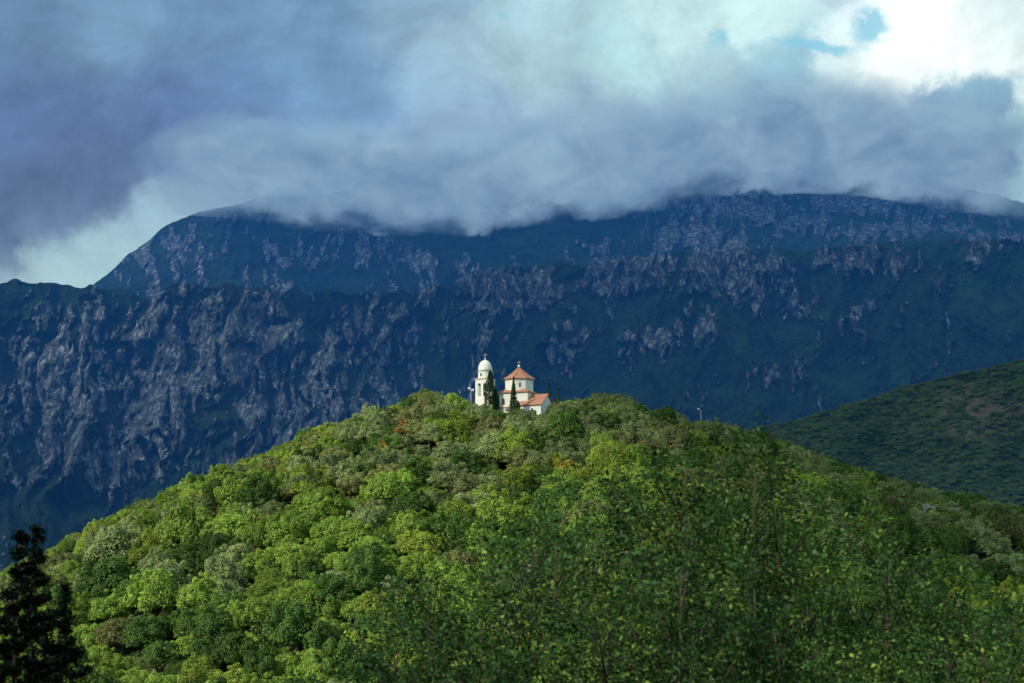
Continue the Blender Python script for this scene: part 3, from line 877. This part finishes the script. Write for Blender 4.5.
# small masonry below the tower, lamp poles
x, y, z = P(478.5, 418, RY - 12)
gp = empty('stone_gatepost', (float(x), RY - 12, float(gz(x, RY - 12))), 'pale pinkish stone gatepost among bushes under the bell tower', 'gatepost', .3)
hh = float(P(478.5, 408, RY - 12)[2]) - float(gz(x, RY - 12))
mb = MB(); mb.box(-.55, -.5, -.5, .55, .5, hh); mb.obj('post', STONE_PALE, gp)
mb = MB(); mb.box(-.7, -.65, hh + .002, .7, .65, hh + .25); mb.obj('cap', STONE_PALE, gp)
def pole_lamp(px, top, Y, lab, head, grp='lamps on poles along the crest'):
    x, _, zt = P(px, top, Y); g = float(gz(x, Y)); h = float(zt) - g
    o = empty('lamp_post', (float(x), Y, g), lab, 'lamp post', 0, 1, grp)
    mb = MB(); mb.tube([(0, 0, -.3), (0, 0, h * .5), (0, 0, h)], [.13, .10, .08], 8); mb.obj('pole', METAL, o, True)
    if head == 'arm':
        mb = MB(); mb.tube([(0, 0, h), (-.25, 0, h + .18), (-.55, 0, h + .22)], .05); mb.obj('arm', METAL, o, True)
        mb = MB(); mb.lathe([(.10, h + .1), (.30, h + .14), (.30, h + .3), (.12, h + .42)], 12, cx=-.55); mb.obj('lamp_head', METAL_WHITE, o, True)
    else:
        mb = MB(); mb.tube([(-.5, 0, h - .05), (.5, 0, h - .05)], .06); mb.obj('crossbar', METAL, o)
        for sx, dz in ((-.42, .35), (.38, -.05)):
            mb = MB(); mb.add([(sx-.34,-.3,h-.1+dz),(sx+.34,-.3,h-.1+dz),(sx+.26,.2,h-.02+dz),(sx-.26,.2,h-.02+dz),(sx-.34,-.3,h+.42+dz),(sx+.34,-.3,h+.42+dz),(sx+.26,.2,h+.32+dz),(sx-.26,.2,h+.32+dz)],
                              [(3,2,1,0),(4,5,6,7),(0,1,5,4),(1,2,6,5),(2,3,7,6),(3,0,4,7)]); mb.obj('lamp_head', METAL_WHITE, o)
pole_lamp(700.8, 410, RY - 4, 'slender lamp post with one pale head rising above trees right of chapel', 'arm')
pole_lamp(471, 390.5, RY - 4, 'pole with two white floodlights just left of the bell tower', 'flood')

# ------------------------------------------------------------------ rocks and walls glimpsed between the trees
def rock(px, py, Y, r, lab, seed, hz=.6, mat=STONE_GREY, name='boulder', raise_=0):
    rng = np.random.default_rng(seed)
    x, _, z = P(px, py, Y)
    import bmesh
    bm = bmesh.new(); bmesh.ops.create_icosphere(bm, subdivisions=4, radius=1)
    pl = [(Vector(sph(1, rng)[0]), rng.uniform(.55, .85)) for _ in range(14)]
    for v in bm.verts:
        p = v.co.copy()
        for nrm, dd in pl:
            k = p.dot(nrm) - dd
            if k > 0: p -= nrm * k * .92
        q = float(fbm(p.x * 2.3 + seed, p.y * 2.3 + p.z * 1.7, 4, 5)) * .07
        v.co = p * (1 + q)
    me = bpy.data.meshes.new(name); bm.to_mesh(me); bm.free(); me.materials.append(mat)
    o = link(name, me, None, (float(x), Y, float(z)))
    o.scale = (r, r * .8, r * hz); o.rotation_euler = (.1, .12, seed)
    tag(o, lab, 'rock' if name == 'boulder' else 'wall'); return o
Yh = on_hill(267, 493) - 3.2
rock(267, 495, Yh + 1.4, 1.1, 'pale bare rock showing between the trees on the left slope', 3, .7)
Yh = on_hill(785, 471) - 3.0
rock(787, 471.5, Yh, 1.4, 'patch of pinkish bare rock on the right crest', 5, .45, DIRT)
rock(845, 484, on_hill(845, 484) - 1.6, .9, 'small pale rock among the bushes of the right crest', 6, .7)
def low_wall(px0, px1, py, lab, h=.9):
    Yw = on_hill((px0 + px1) / 2, py) - 3.2
    a = P(px0, py, Yw); b = P(px1, py, Yw)
    o = empty('stone_wall', ((a[0] + b[0]) / 2, Yw, float(a[2]) - h), lab, 'wall', .06)
    L = float(b[0] - a[0]) / 2; mb = MB()
    mb.box(-L, -.25, -2.5, L, .25, h - .12); mb.obj('wall', STONE_GREY, o)
    mb = MB(); mb.box(-L - .05, -.32, h - .118, L + .05, .32, h); mb.obj('coping', STONE_PALE, o)
low_wall(922, 935, 504, 'short pale stone wall left of its twin on far right crest')
low_wall(949, 959, 508, 'short pale stone wall right of its twin on far right crest', .7)

# ------------------------------------------------------------------ foreground: young trees close to the camera
def sapling_meshes(seed, hgt, wid, nl):
    rng = np.random.default_rng(seed); rr = random.Random(seed)
    tb = MB()
    lean = rr.uniform(-.5, .5)
    stem = [Vector((lean * (t ** 2) + .12 * math.sin(t * 7 + seed), .1 * math.cos(t * 5), t * hgt)) for t in np.linspace(0, 1, 12)]
    tb.tube(stem, [.045 * (1 - i / 11) + .006 for i in range(12)], 7)
    br = MB(); cents = []; nr = []
    nb = 64
    for i in range(nb):
        t = .38 + .60 * i / nb
        k = t * 11; b0 = stem[int(k)].lerp(stem[min(11, int(k) + 1)], k - int(k))
        a = i * 2.4 + rr.random(); ln = wid * (1.15 - t) * rr.uniform(.7, 1.25) + .35
        up = rr.uniform(.9, 2.2)
        pts = [b0 + Vector((math.cos(a) * ln * s, math.sin(a) * ln * s, up * ln * s - .35 * ln * s * s)) for s in (0, .35, .7, 1)]
        br.tube(pts, [.011, .008, .005, .003], 5)
        m = max(10, int(nl / nb * (.5 + ln / wid * .6)))
        s = np.repeat(rng.random(m // 7 + 1) ** .7, 7)
        for q in s:
            kk = q * 3; ii = min(2, int(kk)); p = pts[ii].lerp(pts[ii + 1], kk - ii)
            cents.append((p.x, p.y, p.z))
    c = np.array(cents); c += np.repeat(rng.normal(0, .09, (len(c) // 7 + 1, 3)), 7, axis=0)[:len(c)] + rng.normal(0, .055, c.shape)
    n = np.tile([0, -.2, .7], (len(c), 1))
    v, f = leaf_cards(c, n, .030, rng, .5, .6)
    return tb.mesh('trunk', BARK_PALE, True), br.mesh('branches', BARK_DARK, True), np_mesh('foliage', v, f, mat=LEAF['thin'])
SAP = [sapling_meshes(300 + i, 1.0 * h_, w_, n_) for i, (h_, w_, n_) in enumerate([(16, 1.5, 19000), (16, 1.8, 21000), (16, 1.3, 17500), (16, 1.7, 20000)])]
saps = [(395, 610, 23), (432, 575, 27), (470, 545, 24), (505, 520, 30), (532, 500, 25), (565, 512, 21), (598, 490, 28), (630, 470, 24), (662, 455, 29), (690, 436, 22),
        (716, 442, 26), (748, 462, 30), (775, 478, 23), (806, 500, 27), (838, 520, 22), (868, 535, 29), (900, 552, 25), (935, 570, 23), (970, 580, 28), (1005, 596, 24), (1040, 600, 21),
        (455, 625, 19), (540, 590, 18), (610, 560, 19), (680, 540, 18), (760, 560, 19), (830, 600, 18), (900, 625, 19), (980, 650, 18)]
sl_order = sorted(range(len(saps)), key=lambda i: saps[i][0])
rk_ = {i: q for q, i in enumerate(sl_order)}
for i, (px, py, Y) in enumerate(saps):
    Y *= 1.55; py += 30
    x, _, zt = P(px, py, Y); g = float(gz(x, Y)); h = float(zt) - g
    nth = ORD[rk_[i]] if rk_[i] < len(ORD) else ['fourth', 'third', 'second', 'first'][rk_[i] - 25] + ' from right,'
    lab = f'{nth} slender young tree from the left in the near thicket' if rk_[i] < len(ORD) else f'slender young tree of the near thicket, {["fourth","third","second","first"][rk_[i]-25]} from the right'
    o = empty('young_tree', (float(x), Y, g), lab, 'tree', i * 1.3, h / 16, 'young trees in the near thicket')
    a, b, c = SAP[i % 4]
    link('trunk', a, o); link('branches', b, o); link('foliage', c, o)

# dark conifers at the lower left corner
def conifer(px, top, Y, width, lab, seed, n=9000):
    x, _, zt = P(px, top, Y); g = float(gz(x, Y)); h = float(zt) - g
    rng = np.random.default_rng(seed); rr = random.Random(seed)
    o = empty('conifer_tree', (float(x), Y, g), lab, 'tree', 0, 1, 'dark conifers in the near left corner')
    tb = MB(); tb.tube([(0, 0, -.3), (.05, 0, h * .5), (0, 0, h * .97)], [.2, .12, .02], 8); tb.obj('trunk', BARK_BLACK, o, True)
    cents = []; br = MB(); nb = 170
    for i in range(nb):
        t = .3 + .7 * (i + rr.random()) / nb
        z = t * h; d = h - z
        ln = min(width, .07 + d * .26 + max(0, d - 1.6) * .3) * rr.uniform(.55, 1.25)
        a = i * 2.4
        pts = [Vector((math.cos(a) * ln * s, math.sin(a) * ln * s, z + ln * (-.25 * s + .38 * s ** 3))) for s in (0, .33, .66, 1)]
        br.tube(pts, [.025, .018, .01, .004], 4)
        m = int(n / nb * (.25 + ln / width))
        q = rng.random(m) ** .7
        for s in q:
            kk = s * 3; ii = min(2, int(kk)); p = pts[ii].lerp(pts[ii + 1], kk - ii); cents.append((p.x, p.y, p.z))
    c = np.array(cents); c += rng.normal(0, .055, c.shape)
    v, f = leaf_cards(c, np.tile([0, 0, .8], (len(c), 1)), .075, rng, .32, .8)
    br.obj('branches', BARK_BLACK, o); link('needles', np_mesh('needles', v, f, mat=LEAF['near']), o)
conifer(22, 531, 30, 1.35, 'near black pointed conifer, left one of the twin tops', 71, 60000)
conifer(38, 530, 31, 1.3, 'near black pointed conifer, right one of the twin tops', 72, 60000)
conifer(66, 585, 30, .8, 'lower near black conifer at the right of the dark corner group', 73, 36000)
conifer(-14, 575, 29, 1.0, 'near black conifer cut off by the left picture edge', 74, 45000)

# ------------------------------------------------------------------ sky and clouds in the world
SUN_DIR = Vector((-.64, -.52, .57)).normalized()
el = math.asin(SUN_DIR.z); az = math.atan2(SUN_DIR.x, SUN_DIR.y)
world = bpy.data.worlds.new('World'); SC.world = world; world.use_nodes = True
t = NT(world.node_tree)
sky = t.n('ShaderNodeTexSky', sky_type='NISHITA', sun_disc=False, sun_elevation=el, sun_rotation=az)
gen = t.n('ShaderNodeTexCoord').outputs['Generated']
sp = t.n('ShaderNodeSeparateXYZ', ins={0: gen})
ay = t.math('MAXIMUM', t.math('ABSOLUTE', sp.outputs[1]), .08)
u = t.math('DIVIDE', sp.outputs[0], ay); vv = t.math('DIVIDE', sp.outputs[2], ay)
p0 = t.n('ShaderNodeCombineXYZ', ins={0: u, 1: vv, 2: 0.0}).outputs[0]
nz = t.noise(p0, 6.5, 10, .66, 0.3, 'Color')
wp = t.vmath('MULTIPLY', t.vmath('SUBTRACT', nz, (.5, .5, .5)), (.10, .08, 0))
nz2 = t.noise(p0, 24.0, 6, .6, 0.2, 'Color')
wp = t.vmath('ADD', wp, t.vmath('MULTIPLY', t.vmath('SUBTRACT', nz2, (.5, .5, .5)), (.035, .03, 0)))
pw = t.vmath('ADD', p0, wp)
# (px, py, sigma px, sRGB colour)
SKY = [
 (20, 20, 90, (98, 128, 162)), (110, 40, 90, (114, 148, 180)), (210, 20, 90, (106, 140, 174)), (320, 30, 90, (110, 146, 180)), (410, 20, 70, (134, 166, 192)),
 (40, 110, 90, (88, 113, 156)), (140, 110, 90, (90, 116, 160)), (250, 100, 90, (100, 132, 174)), (350, 95, 80, (114, 150, 188)), (430, 90, 70, (142, 174, 198)),
 (30, 190, 90, (84, 106, 142)), (110, 180, 70, (92, 114, 152)), (20, 250, 40, (96, 118, 154)), (190, 140, 60, (94, 120, 166)), (270, 135, 50, (112, 142, 182)),
 (62, 228, 40, (106, 132, 168)), (72, 272, 26, (160, 190, 200)), (100, 252, 26, (158, 190, 202)), (128, 228, 26, (154, 186, 200)), (162, 203, 28, (150, 181, 200)), (205, 182, 30, (146, 177, 199)), (255, 172, 30, (150, 182, 203)), (310, 165, 30, (146, 178, 202)), (60, 285, 26, (160, 190, 200)), (8, 288, 22, (146, 172, 190)),
 (320, 170, 40, (120, 150, 188)), (380, 165, 50, (118, 148, 190)), (455, 60, 50, (152, 182, 202)), (470, 130, 60, (136, 164, 194)), (450, 190, 60, (98, 122, 172)),
 (500, 20, 30, (158, 190, 204)), (530, 60, 60, (158, 188, 202)), (560, 20, 50, (168, 202, 214)), (620, 50, 50, (172, 208, 216)), (600, 120, 60, (146, 174, 198)),
 (560, 170, 60, (104, 130, 180)), (680, 20, 50, (190, 222, 226)), (700, 80, 50, (160, 192, 204)), (700, 140, 60, (118, 150, 188)), (760, 20, 40, (196, 226, 228)),
 (790, 60, 40, (150, 192, 210)), (790, 130, 60, (112, 144, 184)), (850, 95, 24, (190, 215, 222)), (840, 150, 40, (104, 134, 178)), (850, 50, 24, (215, 235, 238)), (890, 50, 34, (238, 248, 247)),
 (940, 30, 44, (236, 244, 244)), (985, 55, 34, (226, 238, 238)), (900, 88, 18, (235, 246, 245)), (1010, 20, 40, (214, 230, 232)), (925, 105, 26, (122, 160, 186)), (985, 100, 24, (124, 164, 186)), (900, 140, 30, (106, 138, 178)),
 (960, 145, 34, (104, 140, 176)), (1022, 130, 18, (170, 206, 212)), (1015, 175, 20, (166, 202, 208)), (980, 185, 22, (130, 160, 188)), (900, 180, 40, (84, 106, 156)), (790, 180, 40, (82, 102, 158)), (650, 190, 50, (84, 104, 160)), (1040, 70, 30, (206, 226, 228)),
 (-150, 100, 160, (60, 85, 130)), (1250, 120, 140, (120, 155, 185)), (500, -200, 220, (120, 160, 195)), (100, -220, 220, (85, 118, 160)), (950, -200, 200, (190, 215, 225)), (-150, 300, 120, (90, 110, 150)), (1200, 320, 120, (120, 150, 180)), (500, 500, 180, (100, 130, 170)),
]
acc = None; wsum = None
for (px, py, sg, c) in SKY:
    x, y, z = P(px, py, 1.0)
    d = t.vmath('DISTANCE', pw, (float(x), float(z), 0), out='Value')
    s = (.5 * sg + 14) * .78 / F
    wgt = t.math('POWER', 2.718, t.math('MULTIPLY', t.math('MULTIPLY', d, d), -1 / (s * s)))
    cl = s2l(*c); cl = (cl[0] * 1.12 + .004, cl[1] * 1.13 + .007, cl[2] * 1.11 + .008)
    k = t.n('ShaderNodeVectorMath', operation='SCALE', ins={0: cl, 'Scale': wgt}).outputs[0]
    acc = k if acc is None else t.vmath('ADD', acc, k)
    wsum = wgt if wsum is None else t.math('ADD', wsum, wgt)
# fallback far from all samples
fb = t.n('ShaderNodeVectorMath', operation='SCALE', ins={0: s2l(120, 150, 190), 'Scale': .0001}).outputs[0]
acc = t.vmath('ADD', acc, fb); wsum = t.math('ADD', wsum, .0001)
cloud = t.n('ShaderNodeVectorMath', operation='SCALE', ins={0: acc, 'Scale': t.math('DIVIDE', 1.0, wsum)}).outputs[0]
# texture of the cloud masses
n1 = t.noise(p0, 11.0, 10, .62, .5)
n2 = t.noise(t.vmath('MULTIPLY', p0, (1, 1.6, 1)), 26.0, 6, .6, .4)
br = t.math('ADD', t.math('MULTIPLY_ADD', n1, .95, .525), t.math('MULTIPLY_ADD', n2, .42, -.21))
cloud = t.n('ShaderNodeVectorMath', operation='SCALE', ins={0: cloud, 'Scale': br}).outputs[0]
# the grey head of cloud standing before the bright cumulus, top right
lobe = None
for (px, py, r_) in [(924, 106, 30), (986, 106, 28), (955, 122, 30), (893, 136, 36), (955, 160, 52), (880, 185, 50), (1000, 150, 26)]:
    x, y, z = P(px, py, 1.0)
    g = t.math('SUBTRACT', 1.0, t.math('DIVIDE', t.vmath('DISTANCE', pw, (float(x), float(z), 0), out='Value'), r_ / F * 1.12))
    lobe = g if lobe is None else t.math('MAXIMUM', lobe, g)
lobe = t.ramp(t.math('MULTIPLY_ADD', t.math('SUBTRACT', n2, .5), .35, lobe), (.0, 0.0), (.34, .92))
zl = float(P(950, 80, 1.0)[2]); zb_ = float(P(950, 180, 1.0)[2])
lobc = t.mix(t.math('DIVIDE', t.math('SUBTRACT', zl, vv), zl - zb_, clamp=True), s2l(138, 178, 200), s2l(92, 122, 168))
cloud = t.mix(lobe, cloud, t.n('ShaderNodeVectorMath', operation='SCALE', ins={0: lobc, 'Scale': br}).outputs[0])
# gaps of blue sky
gap = None
for (px, py, rx, ry, a) in [(872, 18, 26, 26, 1.0), (815, 38, 46, 9, 1.0), (712, 40, 18, 18, .7), (498, 10, 14, 20, .55), (595, 38, 20, 16, .42), (565, 2, 50, 5, .4)]:
    x, y, z = P(px, py, 1.0)
    q = t.vmath('MULTIPLY', t.vmath('SUBTRACT', pw, (float(x), float(z), 0)), (F / rx, F / ry, 0))
    g = t.math('MULTIPLY', t.math('POWER', 2.718, t.math('MULTIPLY', t.vmath('DOT_PRODUCT', q, q, out='Value'), -1.0)), a)
    gap = g if gap is None else t.math('MAXIMUM', gap, g)
gap = t.ramp(t.math('ADD', gap, t.math('MULTIPLY_ADD', n2, .8, -.4)), (.28, 0.0), (.75, .85))
skyc = t.mix(1.0, t.n('ShaderNodeVectorMath', operation='SCALE', ins={0: sky.outputs[0], 'Scale': .22}).outputs[0], (.9, 1.15, .95), 'MULTIPLY')
skyc = t.mix(.5, skyc, s2l(128, 200, 222))
col = t.mix(gap, cloud, skyc)
# clear sky overhead and behind the viewer
back = t.ramp(t.math('ADD', sp.outputs[1], t.math('MULTIPLY', sp.outputs[2], -.35)), (.0, 1.0), (.45, 0.0))
col = t.mix(back, col, t.mix(t.ramp(n1, (.45, 0.0), (.6, .8)), skyc, s2l(138, 166, 182)))
bg = t.n('ShaderNodeBackground', ins={'Color': col, 'Strength': 1.0})
t.n('ShaderNodeOutputWorld', ins={'Surface': bg.outputs[0]})
world.cycles.sampling_method = 'MANUAL'; world.cycles.sample_map_resolution = 512

sun = bpy.data.lights.new('sun', 'SUN'); sun.energy = 5.0; sun.angle = math.radians(.6); sun.color = (1.0, .91, .74)
so = bpy.data.objects.new('sun', sun); COL.objects.link(so)
so.rotation_euler = (-SUN_DIR).to_track_quat('-Z', 'Y').to_euler()

# ------------------------------------------------------------------ unseen cloud deck, added above the view to shade mountains, foothill and right slope
def deck():
    xs = np.linspace(-6500, 4500, 90); ys = np.linspace(-2900, 4300, 90)
    X, Y = np.meshgrid(xs, ys); Z = 2900 + fbm(X / 900, Y / 900, 4, 5) * (40 + 200 * sstep(-2200, -1000, Y)) + .04 * Y
    idx = np.arange(X.size).reshape(X.shape)
    f = np.stack([idx[:-1, :-1], idx[:-1, 1:], idx[1:, 1:], idx[1:, :-1]], -1).reshape(-1, 4)
    m, t = new_mat('unseen_shade_deck'); 
    pos = t.n('ShaderNodeNewGeometry').outputs['Position']
    d = t.n('ShaderNodeBsdfDiffuse', ins={'Color': (.8, .82, .85, 1)}); tr = t.n('ShaderNodeBsdfTranslucent', ins={'Color': (.75, .8, .85, 1)})
    mx = t.n('ShaderNodeMixShader', ins={0: .6, 1: d.outputs[0], 2: tr.outputs[0]})
    tp = t.n('ShaderNodeBsdfTransparent')
    k = t.ramp(t.noise(pos, .0012, 5, .6), (.40, .60), (.62, .88))
    ps = t.n('ShaderNodeSeparateXYZ', ins={0: pos})
    wob = t.math('MULTIPLY_ADD', t.noise(pos, .004, 4), 200, -100)
    e1 = t.ramp(t.math('MULTIPLY_ADD', t.math('ADD', ps.outputs[1], wob), 1 / 400, 2000 / 400), (0.0, 0.0), (1.0, 1.0))
    e2 = t.ramp(t.math('MULTIPLY_ADD', ps.outputs[0], 1 / 60, 3122 / 60), (0.0, 0.0), (1.0, .97))  # added opaque side, placed to darken the right of the hill
    k = t.math('MAXIMUM', t.math('MULTIPLY', k, e1), e2)
    mx = t.n('ShaderNodeMixShader', ins={0: k, 1: tp.outputs[0], 2: mx.outputs[0]})
    t.n('ShaderNodeOutputMaterial', ins={'Surface': mx.outputs[0]})
    link('unseen_shade_deck', np_mesh('unseen_shade_deck', np.stack([X, Y, Z], -1).reshape(-1, 3), f, smooth=True, mat=m), kind='structure')
deck()

# ------------------------------------------------------------------ cloud bank resting on the summits (volume, its light and shade painted in as glow)
def cloud_bank():
    base = [(60, 200), (120, 215), (190, 216), (260, 222), (300, 232), (400, 238), (450, 241), (490, 245), (520, 238), (560, 231), (620, 226), (660, 212), (720, 198), (800, 194), (860, 196), (900, 203),
            (950, 212), (1000, 219), (1040, 224), (1120, 235), (1250, 240)]
    topl = [(60, 190), (120, 150), (200, 100), (300, 80), (420, 60), (560, 50), (700, 30), (840, 30), (900, 40), (960, 60), (1000, 70), (1040, 90), (1250, 150)]
    pxs = np.linspace(62, 1250, 160); n = 40
    V = []; Yc, Yr_ = 3900., 520.
    for px in pxs:
        b = float(interp_tab(base, px)); tp = float(interp_tab(topl, px)); m = (b + tp) / 2; hh = max(2, (b - tp) / 2)
        e = min(1, (px - 60) / 60, (1252 - px) / 60)
        for k in range(n):
            a = 2 * PI * k / n
            py = m + hh * math.sin(a) * (1 if math.sin(a) > 0 else 1)
            Yk = Yc + Yr_ * max(.1, e) * -math.cos(a)
            x, y, z = P(px, py, Yk); V.append((float(x), float(y), float(z)))
    f = []
    c = len(pxs)
    for j in range(c - 1):
        for k in range(n):
            l = (k + 1) % n; f.append((j*n+k, j*n+l, (j+1)*n+l, (j+1)*n+k))
    me = bpy.data.meshes.new('cloud_bank'); me.from_pydata(V, [], f + [tuple(range(n)), tuple(reversed(range((c-1)*n, c*n)))]); me.update()
    m, t = new_mat('cloud_vapour_glow')
    pos = t.n('ShaderNodeNewGeometry').outputs['Position']
    sep = t.n('ShaderNodeSeparateXYZ', ins={0: pos})
    tc = t.n('ShaderNodeAttribute', attribute_name='h')
    # height above the undulating cloud base: base height as a curve of world X
    fc = t.n('ShaderNodeFloatCurve', ins={'Value': t.math('MULTIPLY_ADD', sep.outputs[0], 1 / 4400, .5)})
    cv = fc.mapping.curves[0]
    ptsb = [(px, b - 10) for px, b in base]
    zs = []
    for px, b in ptsb:
        x, y, z = P(px, b, Yc); zs.append((float(x) / 4400 + .5, float(z)))
    for i, (a, b) in enumerate(zs):
        q = (b - 500) / 1400
        if i < 2: cv.points[i].location = (a, q)
        else: cv.points.new(a, q)
    fc.mapping.update()
    zb = t.math('MULTIPLY_ADD', fc.outputs[0], 1400, 500)
    hgt = t.math('SUBTRACT', sep.outputs[2], zb)
    wv = t.vmath('MULTIPLY', pos, (1, .8, 1.5))
    nA = t.noise(wv, .0048, 8, .66, .7)
    nB = t.noise(wv, .0016, 3, .5)
    hh = t.math('ADD', hgt, t.math('ADD', t.math('MULTIPLY_ADD', nA, 720, -350), t.math('MULTIPLY_ADD', nB, 260, -130)))
    dn = t.ramp(t.math('MULTIPLY_ADD', hh, 1 / 400, .18), (.0, 0.0), (.16, .12), (.42, 1.0))
    up = t.ramp(t.math('MULTIPLY', t.math('ADD', hgt, t.math('MULTIPLY_ADD', nA, 260, -130)), 1 / 420), (.18, 1.0), (.46, 0.0))
    side = t.ramp(t.math('MULTIPLY_ADD', sep.outputs[0], 1 / 4400, .5), (.265, 0.0), (.36, 1.0))
    side = t.math('MULTIPLY', side, t.ramp(t.math('MULTIPLY_ADD', sep.outputs[0], 1 / 4400, .5), (.765, 1.0), (.835, .12)))
    up = t.math('MULTIPLY', up, side)
    dens = t.math('MULTIPLY', t.math('MULTIPLY', dn, up), .012)
    colr = t.mix(t.ramp(t.math('MULTIPLY_ADD', hh, 1 / 300, .05), (0.0, 0.0), (1.0, 1.0)), s2l(82, 114, 160), s2l(142, 178, 202))  # darker base and lighter top painted into the glow
    colr = t.mix(t.ramp(t.math('MULTIPLY', hgt, 1 / 260), (.2, 0.0), (.9, .7)), colr, s2l(146, 180, 205))
    colr = t.mix(t.ramp(t.noise(wv, .0075, 6, .65, .6), (.42, 0.0), (.68, .75)), colr, s2l(168, 200, 218))
    pv = t.n('ShaderNodeVolumeAbsorption', ins={'Color': (0, 0, 0, 1), 'Density': dens})
    em = t.n('ShaderNodeEmission', ins={'Color': colr, 'Strength': dens})  # vapour glows by itself instead of scattering light
    ad = t.n('ShaderNodeAddShader', ins={0: pv.outputs[0], 1: em.outputs[0]})
    t.n('ShaderNodeOutputMaterial', ins={'Volume': ad.outputs[0]})
    me.materials.append(m)
    link('cloud_bank', me, kind='structure')
cloud_bank()

# ------------------------------------------------------------------ camera and render settings
cam = bpy.data.cameras.new('camera'); co = bpy.data.objects.new('camera', cam); COL.objects.link(co)
cam.sensor_width = 36; cam.lens = F * 36 / W; cam.clip_start = .5; cam.clip_end = 60000
co.location = (0, 0, 0); co.rotation_euler = (PI / 2 + TH, 0, 0)
cam.dof.use_dof = True; cam.dof.focus_distance = 340; cam.dof.aperture_fstop = 1.3
SC.camera = co
SC.view_settings.view_transform = 'Standard'; SC.view_settings.look = 'None'; SC.view_settings.exposure = 0
SC.render.engine = 'CYCLES'
SC.cycles.use_denoising = True
SC.cycles.max_bounces = 6; SC.cycles.diffuse_bounces = 2; SC.cycles.transparent_max_bounces = 8; SC.cycles.volume_bounces = 0
SC.cycles.volume_max_steps = 64; SC.cycles.volume_step_rate = 1.0
SC.cycles.caustics_reflective = False; SC.cycles.caustics_refractive = False
